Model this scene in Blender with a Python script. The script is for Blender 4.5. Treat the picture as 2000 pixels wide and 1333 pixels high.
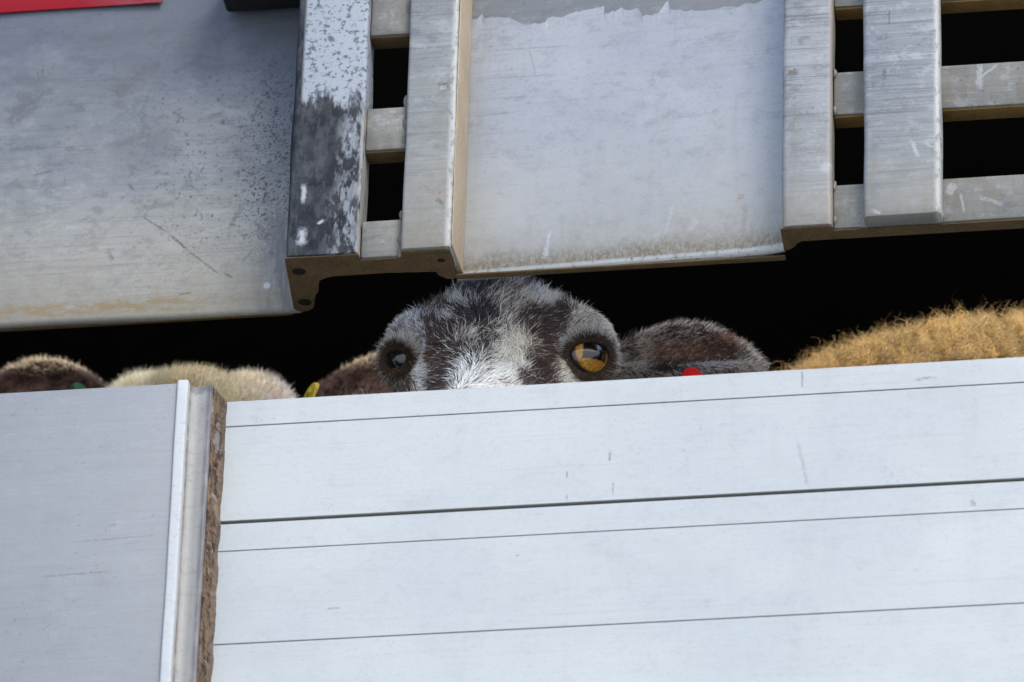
import bpy, bmesh, math
import numpy as np
from mathutils import Vector, Matrix

for o in list(bpy.data.objects):
    bpy.data.objects.remove(o)
SC = bpy.context.scene
COL = SC.collection

# ------------------------------------------------------------------ camera
PITCH, YAW, ROLL, DIST = math.radians(32), math.radians(9.5), 0.031, 4.8
AIM = Vector((0, 0, 4.0))
fwd = Vector((-math.sin(YAW) * math.cos(PITCH), math.cos(YAW) * math.cos(PITCH), math.sin(PITCH)))
right = Vector((math.cos(YAW), math.sin(YAW), 0))
up = right.cross(fwd)
r2 = math.cos(ROLL) * right + math.sin(ROLL) * up
u2 = -math.sin(ROLL) * right + math.cos(ROLL) * up
cd = bpy.data.cameras.new('camera')
cam = bpy.data.objects.new('camera', cd)
COL.objects.link(cam)
m = Matrix((r2, u2, -fwd)).transposed().to_4x4()
m.translation = AIM - DIST * fwd
cam.matrix_world = m
cd.sensor_width = 36
cd.lens = 252
cd.clip_end = 2000
cd.dof.use_dof = True
cd.dof.focus_distance = 4.85
cd.dof.aperture_fstop = 9
SC.camera = cam

# ------------------------------------------------------------------ sky, sun, exposure
SUN_EL, SUN_AZ = math.radians(48), math.radians(35)      # azimuth measured from -Y (towards the camera) to +X
w = bpy.data.worlds.new('World')
SC.world = w
w.use_nodes = True
nt = w.node_tree
bg = nt.nodes['Background']
sky = nt.nodes.new('ShaderNodeTexSky')
sky.sky_type = 'NISHITA'
sky.sun_disc = False
sky.sun_elevation = SUN_EL
sky.sun_rotation = math.pi - SUN_AZ
sky.air_density = 1.0
sky.dust_density = 1.6
sky.ozone_density = 1.0
nt.links.new(sky.outputs[0], bg.inputs[0])
bg.inputs[1].default_value = 0.13
sd = bpy.data.lights.new('sun', 'SUN')
sd.energy = 0.8
sd.angle = math.radians(20)
sd.color = (1.0, 0.95, 0.88)
sun = bpy.data.objects.new('sun', sd)
COL.objects.link(sun)
to_sun = Vector((math.sin(SUN_AZ) * math.cos(SUN_EL), -math.cos(SUN_AZ) * math.cos(SUN_EL), math.sin(SUN_EL)))
sun.rotation_euler = to_sun.to_track_quat('Z', 'Y').to_euler()
sun.location = (3, -6, 9)
vs = SC.view_settings
vs.view_transform = 'Standard'
vs.look = 'None'
vs.gamma = 1
vs.use_curve_mapping = False
vs.exposure = 1.98

SC.cycles_curves.shape = 'RIBBONS'
SC.cycles.max_bounces = 6
SC.cycles.diffuse_bounces = 4
SC.cycles.glossy_bounces = 3

rng = np.random.default_rng(7)

# ------------------------------------------------------------------ node helper
class NG:
    """Small builder for procedural materials in object space (metres)."""
    def __init__(s, name):
        s.m = bpy.data.materials.new(name)
        s.m.use_nodes = True
        s.t = s.m.node_tree
        s.b = s.t.nodes['Principled BSDF']
        tc = s.t.nodes.new('ShaderNodeTexCoord')
        s.co = tc.outputs['Object']
        sp = s.t.nodes.new('ShaderNodeSeparateXYZ')
        s.t.links.new(s.co, sp.inputs[0])
        s.x, s.y, s.z = sp.outputs
    def set(s, sock, v):
        if hasattr(v, 'links') or isinstance(v, bpy.types.NodeSocket):
            s.t.links.new(v, sock)
        else:
            if isinstance(v, (tuple, list)) and len(v) == 3 and sock.type == 'RGBA':
                v = (*v, 1)
            sock.default_value = v
    def math(s, op, a, b=0.0, clamp=False):
        n = s.t.nodes.new('ShaderNodeMath')
        n.operation = op
        n.use_clamp = clamp
        s.set(n.inputs[0], a)
        s.set(n.inputs[1], b)
        return n.outputs[0]
    def mul(s, a, b): return s.math('MULTIPLY', a, b)
    def add(s, a, b): return s.math('ADD', a, b)
    def sub(s, a, b): return s.math('SUBTRACT', a, b)
    def noise(s, scale, detail=4, rough=0.55, off=0.0, dist=0.0, roty=0.0):
        if not isinstance(scale, (tuple, list)):
            scale = (scale,) * 3
        mp = s.t.nodes.new('ShaderNodeMapping')
        mp.inputs['Scale'].default_value = scale
        mp.inputs['Location'].default_value = (off, off * 1.7, off * 0.6)
        src = s.co
        if roty:
            vr = s.t.nodes.new('ShaderNodeVectorRotate')
            vr.rotation_type = 'Y_AXIS'
            vr.inputs['Angle'].default_value = roty
            s.t.links.new(s.co, vr.inputs['Vector'])
            src = vr.outputs[0]
        s.t.links.new(src, mp.inputs[0])
        n = s.t.nodes.new('ShaderNodeTexNoise')
        n.inputs['Scale'].default_value = 1
        n.inputs['Detail'].default_value = min(detail, 3)
        n.inputs['Roughness'].default_value = rough
        n.inputs['Distortion'].default_value = dist
        s.t.links.new(mp.outputs[0], n.inputs[0])
        return n.outputs[0]
    def dots(s, scale, off=0.0):
        mp = s.t.nodes.new('ShaderNodeMapping')
        mp.inputs['Scale'].default_value = (scale, scale, scale)
        mp.inputs['Location'].default_value = (off, off, off)
        wn = s.t.nodes.new('ShaderNodeTexNoise')
        wn.inputs['Scale'].default_value = scale * 1.6
        wn.inputs['Detail'].default_value = 3
        s.t.links.new(s.co, wn.inputs[0])
        va = s.t.nodes.new('ShaderNodeVectorMath')
        va.operation = 'MULTIPLY_ADD'
        s.t.links.new(wn.outputs['Color'], va.inputs[0])
        va.inputs[1].default_value = (0.9 / scale,) * 3
        s.t.links.new(s.co, va.inputs[2])
        s.t.links.new(va.outputs[0], mp.inputs[0])
        n = s.t.nodes.new('ShaderNodeTexVoronoi')
        n.inputs['Scale'].default_value = 1
        s.t.links.new(mp.outputs[0], n.inputs[0])
        sp = s.t.nodes.new('ShaderNodeSeparateColor')
        s.t.links.new(n.outputs['Color'], sp.inputs[0])
        # every cell gets its own dot radius, most cells none
        rad = s.ramp(sp.outputs[0], 0.6, 1.0, 0.0, 0.34)
        return s.ramp(s.sub(rad, n.outputs['Distance']), 0.0, 0.1)
    def ramp(s, v, a, b, lo=0.0, hi=1.0, smooth=True):
        n = s.t.nodes.new('ShaderNodeMapRange')
        n.clamp = True
        if smooth:
            n.interpolation_type = 'SMOOTHSTEP'
        s.set(n.inputs[0], v)
        for i, q in enumerate((a, b, lo, hi)):
            s.set(n.inputs[1 + i], q)
        return n.outputs[0]
    def mix(s, f, a, b, mode='MIX'):
        n = s.t.nodes.new('ShaderNodeMix')
        n.data_type = 'RGBA'
        n.blend_type = mode
        s.set(n.inputs[0], f)
        s.set(n.inputs[6], a)
        s.set(n.inputs[7], b)
        return n.outputs[2]
    def seg(s, a, b, wid, soft=0.4):
        """Mask of a scratch from a to b in the XZ plane, wid metres half-width."""
        ax, az = a
        dx, dz = b[0] - ax, b[1] - az
        L = math.hypot(dx, dz)
        dx, dz = dx / L, dz / L
        px, pz = s.sub(s.x, ax), s.sub(s.z, az)
        t = s.add(s.mul(px, dx), s.mul(pz, dz))
        if not hasattr(s, '_w'):
            s._w = s.noise((260, 260, 260), 3, 0.6, 5)
        wob = s._w
        n = s.sub(s.mul(px, dz), s.mul(pz, dx))
        n = s.math('ABSOLUTE', s.add(n, s.mul(s.sub(wob, 0.5), wid * 2.2)))
        over = s.math('ABSOLUTE', s.sub(t, L / 2))
        m1 = s.ramp(n, wid * (1 - soft), wid * (1 + soft), 1, 0)
        m2 = s.ramp(s.add(over, s.mul(s.sub(wob, 0.5), L * 0.5)), L / 2 * 0.45, L / 2 * 1.05, 1, 0)
        return s.mul(m1, m2)
    def edge(s):
        if not hasattr(s, '_e'):
            s._e = s.ramp(s.noise((700, 700, 700), 2, 0.7, 1), 0.3, 0.55)
        return s._e
    def bump(s, h, strength=0.3, dist=0.001):
        n = s.t.nodes.new('ShaderNodeBump')
        n.inputs['Strength'].default_value = strength
        n.inputs['Distance'].default_value = dist
        s.set(n.inputs['Height'], h)
        prev = s.b.inputs['Normal'].links
        if prev:
            s.t.links.new(prev[0].from_socket, n.inputs['Normal'])
        s.t.links.new(n.outputs[0], s.b.inputs['Normal'])
    def out(s, col, rough=0.5, metal=0.0, spec=0.5):
        s.set(s.b.inputs['Base Color'], col)
        s.set(s.b.inputs['Roughness'], rough)
        s.set(s.b.inputs['Metallic'], metal)
        s.set(s.b.inputs['Specular IOR Level'], spec)
        return s.m

METAL_K = 0.285
BROWN = (0.062, 0.042, 0.018)
GRIME = (0.36, 0.29, 0.19)

def aluminium(name, ca, cb, brush=0.16, dirt_z=None, dirt=0.0, specks=0.25, metal=0.35, rough=0.42,
              scr=(), smudge=0.25, off=0.0, brush_axis='x', dirt_h=0.05, extra=None, wave=0.0, grunge=0.0, spec=0.35, mott=0.35):
    g = NG(name)
    big = g.noise((5, 5, 7), 4, 0.6, off)
    col = g.mix(g.ramp(big, 0.35, 0.65), ca, cb)
    bs = (14, 14, 900) if brush_axis == 'x' else (900, 900, 14)
    br = g.noise(bs, 3, 0.6, off + 3)
    br2 = g.noise(tuple(q * 0.35 for q in bs), 3, 0.6, off + 5)
    bm = g.add(g.mul(br, 0.6), g.mul(br2, 0.4))
    col = g.mix(g.ramp(bm, 0.5, 0.72, 0, brush * 2.2), col, (ca[0] * 0.45, ca[1] * 0.45, ca[2] * 0.46))
    col = g.mix(g.ramp(bm, 0.5, 0.3, 0, brush * 1.4), col, (0.62, 0.62, 0.63))
    if smudge:
        sm = g.noise((16, 16, 30), 6, 0.65, off + 9, 0.6)
        col = g.mix(g.ramp(sm, 0.55, 0.75, 0, smudge), col, (0.23, 0.22, 0.22))
    # fine mottling
    fn = g.noise((260, 260, 420), 4, 0.7, off + 2)
    col = g.mix(g.ramp(fn, 0.52, 0.75, 0, mott), col, (0.33, 0.33, 0.35))
    if specks:
        d = g.math('MAXIMUM', g.mul(g.dots(260, off), 0.7), g.mul(g.dots(520, off + 4), 0.8))
        patch = g.ramp(g.noise(9, 3, 0.6, off + 6), 0.48, 0.72)
        col = g.mix(g.mul(g.mul(d, patch), specks * 2.6), col, (0.07, 0.07, 0.08))
    if grunge:
        pa = g.ramp(g.noise((11, 11, 11), 3, 0.6, off + 30), 0.40, 0.62)
        for ang, so in ((0.03, 1.0), (0.5, 4.0)):
            sc_ = g.noise((26, 26, 620), 2, 0.5, off + so, 0.0, ang)
            col = g.mix(g.mul(g.mul(g.ramp(sc_, 0.635, 0.70), pa), grunge * (0.8 if so == 1.0 else 0.22)), col, (0.16, 0.155, 0.16))
            col = g.mix(g.mul(g.mul(g.ramp(sc_, 0.365, 0.30), pa), grunge * (0.4 if so == 1.0 else 0.10)), col, (0.9, 0.9, 0.92))
        dr = g.noise((75, 75, 7), 3, 0.6, off + 33)
        col = g.mix(g.ramp(dr, 0.54, 0.72, 0, grunge * 0.55), col, (0.34, 0.30, 0.25))
        bl = g.noise((26, 26, 34), 3, 0.7, off + 36, 0.8)
        col = g.mix(g.ramp(bl, 0.53, 0.64, 0, grunge * 0.4), col, (0.27, 0.275, 0.30))
        b2 = g.noise((60, 60, 95), 3, 0.75, off + 39, 0.3)
        col = g.mix(g.ramp(b2, 0.54, 0.66, 0, grunge * 0.7), col, (0.20, 0.20, 0.22))
        col = g.mix(g.ramp(b2, 0.46, 0.34, 0, grunge * 0.38), col, (0.82, 0.82, 0.84))
        b3 = g.noise((420, 420, 520), 3, 0.8, off + 43)
        col = g.mix(g.mul(g.ramp(b3, 0.55, 0.68), g.ramp(bl, 0.42, 0.58, 0.15, grunge * 0.8)), col, (0.15, 0.15, 0.165))
    if dirt_z is not None:
        nz = g.noise((45, 45, 25), 5, 0.7, off + 12)
        hw = g.ramp(g.sub(g.z, g.mul(g.sub(nz, 0.5), dirt_h * 2.0)), dirt_z, dirt_z + dirt_h * 2.6, 1, 0)
        col = g.mix(g.mul(hw, 0.55), col, (cb[0] * 0.98, cb[1] * 0.90, cb[2] * 0.74))
        h = g.ramp(g.sub(g.z, g.mul(g.sub(nz, 0.5), dirt_h * 1.6)), dirt_z, dirt_z + dirt_h, 1, 0)
        blot = g.ramp(g.noise((240, 240, 170), 5, 0.75, off + 14), 0.3, 0.7, 0.35, 1)
        col = g.mix(g.mul(g.mul(h, blot), dirt), col, GRIME)
    if extra:
        col = extra(g, col)
    for a, b, wd, c, f in scr:
        edge = g.edge()
        col = g.mix(g.mul(g.mul(g.seg(a, b, wd), edge), f * (0.7 if c[0] > 0.8 else 1)), col, c)
    col = g.mix(1.0, col, (METAL_K * 0.97, METAL_K * 1.02, METAL_K * 1.03), 'MULTIPLY')
    ro = g.ramp(big, 0.3, 0.7, rough - 0.06, rough + 0.1)
    g.out(col, ro, metal, spec)
    g.bump(g.add(g.mul(bm, 1.0), g.mul(fn, 0.5)), 0.25, 0.0004)
    if wave:
        g.bump(g.noise((9, 9, 13), 2, 0.5, off + 20), wave, 0.01)
    return g.m

def AL(gr, *a, **k):
    return aluminium(*a, grunge=gr, **k)

def plain(name, col, rough=0.6, metal=0.0, var=0.3, scale=60, dark=0.4, bump=0.3, spec=0.2):
    g = NG(name)
    n = g.noise(scale, 5, 0.65)
    f = g.noise(scale * 9, 4, 0.7, 3)
    c = g.mix(g.ramp(n, 0.35, 0.7, 0, var), col, tuple(q * dark for q in col))
    c = g.mix(g.ramp(f, 0.45, 0.75, 0, var), c, tuple(min(1, q * 1.6) for q in col))
    g.out(c, rough, metal, spec)
    g.bump(f, bump, 0.0006)
    return g.m

# ------------------------------------------------------------------ mesh helpers
def link(name, me, mat, parent=None):
    o = bpy.data.objects.new(name, me)
    COL.objects.link(o)
    if mat is not None:
        me.materials.append(mat)
    if parent is not None:
        o.parent = parent
    return o

def from_np(name, v, f, mat, parent=None, smooth=True):
    me = bpy.data.meshes.new(name)
    me.from_pydata([tuple(q) for q in v], [], [tuple(q) for q in f])
    me.update()
    if smooth:
        me.polygons.foreach_set('use_smooth', [True] * len(me.polygons))
    return link(name, me, mat, parent)

def empty(name, loc=(0, 0, 0)):
    o = bpy.data.objects.new(name, None)
    o.location = loc
    o.empty_display_size = 0.1
    COL.objects.link(o)
    return o

def tag(o, label, cat, group=None, kind=None):
    o['label'] = label
    o['category'] = cat
    if group: o['group'] = group
    if kind: o['kind'] = kind
    return o

def bevel_bm(bm, w, seg=2):
    if w:
        bmesh.ops.bevel(bm, geom=[e for e in bm.edges if e.calc_face_angle(0) > 0.5], offset=w, segments=seg, affect='EDGES', profile=0.5, clamp_overlap=True)

def bm_obj(name, bm, mat, parent, smooth=True):
    bmesh.ops.recalc_face_normals(bm, faces=bm.faces)
    me = bpy.data.meshes.new(name)
    bm.to_mesh(me)
    bm.free()
    if smooth:
        me.polygons.foreach_set('use_smooth', [True] * len(me.polygons))
        me.set_sharp_from_angle(angle=math.radians(38))
    return link(name, me, mat, parent)

def box(name, x, y, z, mat, parent=None, bevel=0.0015, seg=2):
    bm = bmesh.new()
    vs_ = [bm.verts.new((a, b, c)) for a in x for b in y for c in z]
    for q in ((0, 1, 3, 2), (4, 6, 7, 5), (0, 4, 5, 1), (2, 3, 7, 6), (0, 2, 6, 4), (1, 5, 7, 3)):
        bm.faces.new([vs_[i] for i in q])
    bmesh.ops.recalc_face_normals(bm, faces=bm.faces)
    bevel_bm(bm, bevel, seg)
    return bm_obj(name, bm, mat, parent)

def prism_z(name, prof, z0, z1, mat, parent=None, bevel=0.0, nz=1, wob=0.0, cap=True):
    """Plan outline (x,y) carried from z0 to z1; wob makes the edge run a little unevenly."""
    bm = bmesh.new()
    rings = []
    k = rng.uniform(0, 6, 4)
    for i in range(nz + 1):
        z = z0 + (z1 - z0) * i / nz
        dx = wob * (math.sin(z * 31 + k[0]) + 0.6 * math.sin(z * 83 + k[1]))
        dy = wob * (math.sin(z * 27 + k[2]) + 0.6 * math.sin(z * 71 + k[3]))
        rings.append([bm.verts.new((x + dx, y + dy, z)) for x, y in prof])
    n = len(prof)
    for a, b in zip(rings, rings[1:]):
        for i in range(n):
            bm.faces.new((a[i], a[(i + 1) % n], b[(i + 1) % n], b[i]))
    if cap:
        bm.faces.new(rings[0])
        bm.faces.new(rings[-1])
    bmesh.ops.recalc_face_normals(bm, faces=bm.faces)
    bevel_bm(bm, bevel)
    return bm_obj(name, bm, mat, parent)

def prism_x(name, prof, x0, x1, mat, parent=None):
    """Section (y,z) carried along x."""
    bm = bmesh.new()
    a = [bm.verts.new((x0, y, z)) for y, z in prof]
    b = [bm.verts.new((x1, y, z)) for y, z in prof]
    n = len(prof)
    for i in range(n):
        bm.faces.new((a[i], a[(i + 1) % n], b[(i + 1) % n], b[i]))
    bm.faces.new(a)
    bm.faces.new(b)
    return bm_obj(name, bm, mat, parent)

def rrect(x0, x1, y0, y1, r, n=4, rb=None):
    """Rounded rectangle outline, front corners radius r (y0 is the front), rear corners rb."""
    rb = 0.001 if rb is None else rb
    pts = []
    for cx, cy, a0, q in ((x0 + r, y0 + r, 180, r), (x1 - r, y0 + r, 270, r), (x1 - rb, y1 - rb, 0, rb), (x0 + rb, y1 - rb, 90, rb)):
        for i in range(n + 1):
            t = math.radians(a0 + 90 * i / n)
            pts.append((cx + q * math.cos(t), cy + q * math.sin(t)))
    return pts

def plate(name, outline, holes, z0, z1, mat, parent):
    """Flat plate lying in XY with real round holes."""
    bm = bmesh.new()
    edges = []
    loops = [outline] + [[(cx + r * math.cos(t), cy + r * math.sin(t)) for t in np.linspace(0, 2 * math.pi, 21)[:-1]] for cx, cy, r in holes]
    for lp in loops:
        vs_ = [bm.verts.new((x, y, z0)) for x, y in lp]
        for i in range(len(vs_)):
            edges.append(bm.edges.new((vs_[i], vs_[(i + 1) % len(vs_)])))
    bmesh.ops.triangle_fill(bm, edges=edges, use_beauty=True)
    ret = bmesh.ops.extrude_face_region(bm, geom=list(bm.faces))
    for v in [g for g in ret['geom'] if isinstance(g, bmesh.types.BMVert)]:
        v.co.z = z1
    return bm_obj(name, bm, mat, parent)

# ------------------------------------------------------------------ the setting
g = NG('yard_concrete')
c = g.mix(g.ramp(g.noise(0.6, 6, 0.6), 0.35, 0.65), (0.44, 0.42, 0.385), (0.52, 0.505, 0.47))
c = g.mix(g.ramp(g.noise(9, 6, 0.7), 0.5, 0.7, 0, 0.5), c, (0.36, 0.34, 0.31))
g.out(c, 0.85)
g.bump(g.noise(40, 5, 0.7), 0.4, 0.004)
gd = from_np('ground', [(-600, -600, 0), (600, -600, 0), (600, 600, 0), (-600, 600, 0)], [(0, 1, 2, 3)], g.m, None, False)
gd['kind'] = 'structure'
gd['label'] = 'pale concrete yard the trailer stands on'

# ------------------------------------------------------------------ materials of the trailer
ZB = 4.058                   # every piece of the upper flap is cut off at this height
ZT = 4.37

def left_extra(g, col):
    # upper half darker and bluer, wiped smears, speckled band beside the post, yellow run along the lower edge
    n = g.noise((10, 10, 10), 5, 0.65, 31)
    h = g.ramp(g.add(g.z, g.mul(g.sub(n, 0.5), 0.16)), 4.10, 4.30)
    col = g.mix(g.mul(h, 0.82), col, (0.108, 0.137, 0.205))
    ed = g.ramp(g.noise((160, 160, 240), 5, 0.75, 17), 0.30, 0.56, 0, 1.5)
    for a, b, wd, f in (((-0.372, 4.224), (-0.335, 4.256), 0.006, 0.5), ((-0.372, 4.262), (-0.332, 4.262), 0.005, 0.4), ((-0.30, 4.238), (-0.262, 4.272), 0.007, 0.55),
                        ((-0.266, 4.272), (-0.262, 4.264), 0.002, 0.6), ((-0.33, 4.29), (-0.23, 4.30), 0.006, 0.35), ((-0.25, 4.29), (-0.21, 4.26), 0.010, 0.4), ((-0.29, 4.19), (-0.24, 4.215), 0.012, 0.25)):
        col = g.mix(g.mul(g.mul(g.seg(a, b, wd, 0.9), ed), f), col, (0.16, 0.16, 0.175))
    pale = g.ramp(g.noise((20, 20, 34), 5, 0.7, 41), 0.56, 0.74)
    col = g.mix(g.mul(pale, 0.22), col, (0.6, 0.61, 0.64))
    band = g.mul(g.ramp(g.x, -0.215, -0.178), g.ramp(g.math('ABSOLUTE', g.sub(g.z, 4.19)), 0.03, 0.11, 1, 0))
    dd = g.math('MAXIMUM', g.dots(420, 7), g.dots(230, 9))
    spk = g.ramp(g.noise((560, 560, 560), 3, 0.6, 91), 0.565, 0.62)
    spk2 = g.ramp(g.noise((300, 300, 300), 3, 0.6, 95), 0.60, 0.65)
    col = g.mix(g.mul(g.mul(band, g.math('MAXIMUM', dd, g.math('MAXIMUM', spk, spk2))), 0.95), col, (0.03, 0.035, 0.055))
    wide = g.mul(g.ramp(g.x, -0.31, -0.23), g.ramp(g.math('ABSOLUTE', g.sub(g.z, 4.19)), 0.03, 0.12, 1, 0))
    col = g.mix(g.mul(g.mul(wide, g.math('MAXIMUM', g.dots(250, 21), g.mul(spk2, 0.7))), 0.75), col, (0.06, 0.065, 0.08))
    rub = g.mul(g.ramp(g.x, -0.192, -0.17), g.ramp(g.noise((190, 190, 40), 5, 0.75, 51), 0.38, 0.62))
    col = g.mix(g.mul(rub, g.ramp(g.z, 4.19, 4.10, 0.2, 0.75)), col, (0.25, 0.235, 0.27))
    yl = g.mul(g.ramp(g.math('ABSOLUTE', g.sub(g.z, 4.069)), 0.002, 0.009, 1, 0), g.ramp(g.noise((70, 70, 200), 5, 0.7, 61), 0.35, 0.6))
    col = g.mix(g.mul(yl, g.ramp(g.x, -0.21, -0.25, 0.25, 0.8)), col, (0.42, 0.28, 0.10))
    dot = g.ramp(g.add(g.math('POWER', g.sub(g.x, -0.177), 2.0), g.math('POWER', g.sub(g.z, 4.0795), 2.0)), 0.000003, 0.000009, 1, 0)
    return g.mix(dot, col, (0.85, 0.86, 0.88))

DK, WH = (0.10, 0.10, 0.10), (0.88, 0.89, 0.9)
M_left = AL(0.75, 'weathered_sheet', (0.45, 0.445, 0.445), (0.57, 0.55, 0.525), 0.3, ZB, 0.5, 0.5, smudge=0.6, dirt_h=0.06, metal=0.08, rough=0.55,
                   extra=left_extra, wave=0.10,
                   scr=[((-0.268, 4.1424), (-0.247, 4.1262), 0.0007, DK, .75), ((-0.248, 4.127), (-0.232, 4.1105), 0.0009, DK, .8), ((-0.233, 4.1115), (-0.2097, 4.0902), 0.0007, DK, .7),
                        ((-0.2081, 4.0922), (-0.2007, 4.0875), 0.0007, DK, .7), ((-0.2394, 4.0765), (-0.2287, 4.0774), 0.0006, DK, .7), ((-0.3478, 4.1798), (-0.33, 4.1841), 0.0008, DK, .5),
                        ((-0.2785, 4.1698), (-0.2738, 4.1627), 0.001, DK, .6), ((-0.29, 4.115), (-0.285, 4.105), 0.0014, DK, .5), ((-0.205, 4.13), (-0.196, 4.148), 0.0015, DK, .5),
                        ((-0.197, 4.098), (-0.188, 4.11), 0.0012, DK, .45), ((-0.345, 4.262), (-0.345, 4.275), 0.0006, DK, .6)])

def post_paint(g, col):
    # dark grey overpaint, worn to white speckle at the top and down the right edge
    n = g.noise((90, 90, 26), 6, 0.7, 3)
    edge = g.ramp(g.add(g.add(g.z, g.mul(g.sub(n, 0.5), 0.10)), g.mul(g.sub(g.x, -0.126), 0.35)), 4.176, 4.19)
    side = g.ramp(g.x, -0.147, -0.144)
    top = g.mul(edge, side)
    low = g.mul(g.ramp(g.noise((150, 150, 60), 6, 0.75, 8), 0.44, 0.6), g.ramp(g.add(g.x, g.mul(g.sub(n, .5), 0.05)), -0.125, -0.105, 0.12, 0.85))
    white = g.math('MAXIMUM', top, g.mul(low, 0.75))
    col = g.mix(g.ramp(g.noise(60, 5, 0.7, 5), 0.35, 0.65), (0.02, 0.024, 0.032), (0.075, 0.075, 0.085))
    col = g.mix(white, col, (0.64, 0.67, 0.74))
    dd = g.math('MAXIMUM', g.dots(330, 3), g.ramp(g.noise((230, 230, 260), 5, 0.75, 11), 0.52, 0.62))
    col = g.mix(g.mul(g.mul(top, dd), 0.8), col, (0.13, 0.14, 0.17))
    ed = g.mul(g.ramp(g.x, -0.1045, -0.1022), g.ramp(g.noise((200, 200, 50), 4, 0.7), 0.3, 0.5))
    col = g.mix(g.mul(ed, g.ramp(g.z, 4.19, 4.16)), col, (0.62, 0.58, 0.53))
    for a, b, wd in (((-0.141, 4.10), (-0.1412, 4.118), 0.0016), ((-0.1415, 4.066), (-0.141, 4.082), 0.0028), ((-0.131, 4.083), (-0.126, 4.087), 0.001)):
        col = g.mix(g.mul(g.seg(a, b, wd, .8), g.ramp(n, 0.35, 0.5)), col, (0.75, 0.77, 0.82))
    return col
M_post_dark = aluminium('worn_grey_paint', (0.3, 0.3, 0.32), (0.4, 0.4, 0.42), 0.1, metal=0.0, rough=0.6, specks=0, smudge=0, extra=post_paint, spec=0.12)

def worn_edge(x0, x1, c=(0.80, 0.77, 0.72)):
    def f(g, col):
        lo, hi = min(x0, x1), max(x0, x1)
        k = g.mul(g.ramp(g.x, x0, x1), g.ramp(g.noise((220, 220, 110), 5, 0.75, 2), 0.34, 0.52))
        return g.mix(k, col, c)
    return f
M_post = AL(0.7, 'brushed_post', (0.37, 0.37, 0.375), (0.48, 0.475, 0.47), 0.36, ZB, 0.55, 0.3, off=1.3, dirt_h=0.07, smudge=0.3, metal=0.04, rough=0.58,
                   extra=worn_edge(-0.0445, -0.0405), scr=[((-0.052, 4.1905), (-0.043, 4.19), 0.0022, (0.12, 0.11, 0.1), .8), ((-0.051, 4.1885), (-0.045, 4.1885), 0.0015, WH, .9),
                        ((-0.05, 4.098), (-0.044, 4.093), 0.0016, (0.14, 0.12, 0.1), .7), ((-0.0485, 4.103), (-0.047, 4.1015), 0.001, (0.6, 0.1, 0.12), .8)])
M_postR1 = AL(0.75, 'brushed_jamb', (0.41, 0.415, 0.45), (0.53, 0.53, 0.56), 0.62, ZB, 0.5, 0.35, off=4.1, dirt_h=0.05, smudge=0.2, metal=0.04, rough=0.58,
                     extra=worn_edge(0.2155, 0.2175, (0.55, 0.47, 0.38)), scr=[((0.187, 4.1825), (0.196, 4.1835), 0.0024, (0.2, 0.13, 0.1), .8), ((0.212, 4.1), (0.217, 4.11), 0.004, WH, .6)])
M_postR2 = AL(0.85, 'brushed_stile', (0.37, 0.39, 0.43), (0.48, 0.495, 0.53), 0.7, ZB, 0.45, 0.35, off=7.7, dirt_h=0.05, smudge=0.2, metal=0.04, rough=0.58,
                     extra=worn_edge(0.2865, 0.290, (0.78, 0.74, 0.70)),
                     scr=[((0.2525, 4.1725), (0.2565, 4.1725), 0.0022, (0.13, 0.14, 0.16), .9), ((0.2525, 4.1685), (0.2565, 4.1685), 0.0016, (0.12, 0.13, 0.16), .9), ((0.272, 4.118), (0.278, 4.101), 0.0013, WH, .8),
                          ((0.28, 4.115), (0.289, 4.109), 0.0008, WH, .7), ((0.258, 4.21), (0.258, 4.225), 0.0006, DK, .6), ((0.245, 4.063), (0.253, 4.060), 0.0012, WH, .9)])

def rail_extra(g, col):
    k = g.ramp(g.noise((120, 120, 25), 5, 0.7, 4), 0.45, 0.65)
    col = g.mix(g.mul(k, 0.5), col, (0.30, 0.25, 0.19))
    return col
M_rail = AL(0.75, 'rail_metal', (0.33, 0.30, 0.255), (0.40, 0.37, 0.32), 0.2, None, 0, 0.35, off=2.2, smudge=0.35, metal=0.15, rough=0.55, extra=rail_extra,
                   scr=[((0.3183, 4.1863), (0.317, 4.1614), 0.0021, WH, .75), ((0.3178, 4.173), (0.3303, 4.1835), 0.0008, WH, .8), ((0.2955, 4.079), (0.3, 4.0905), 0.0028, WH, .8),
                        ((0.3035, 4.0835), (0.307, 4.0636), 0.0009, WH, .7), ((0.315, 4.078), (0.334, 4.069), 0.0016, WH, .55)])

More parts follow.
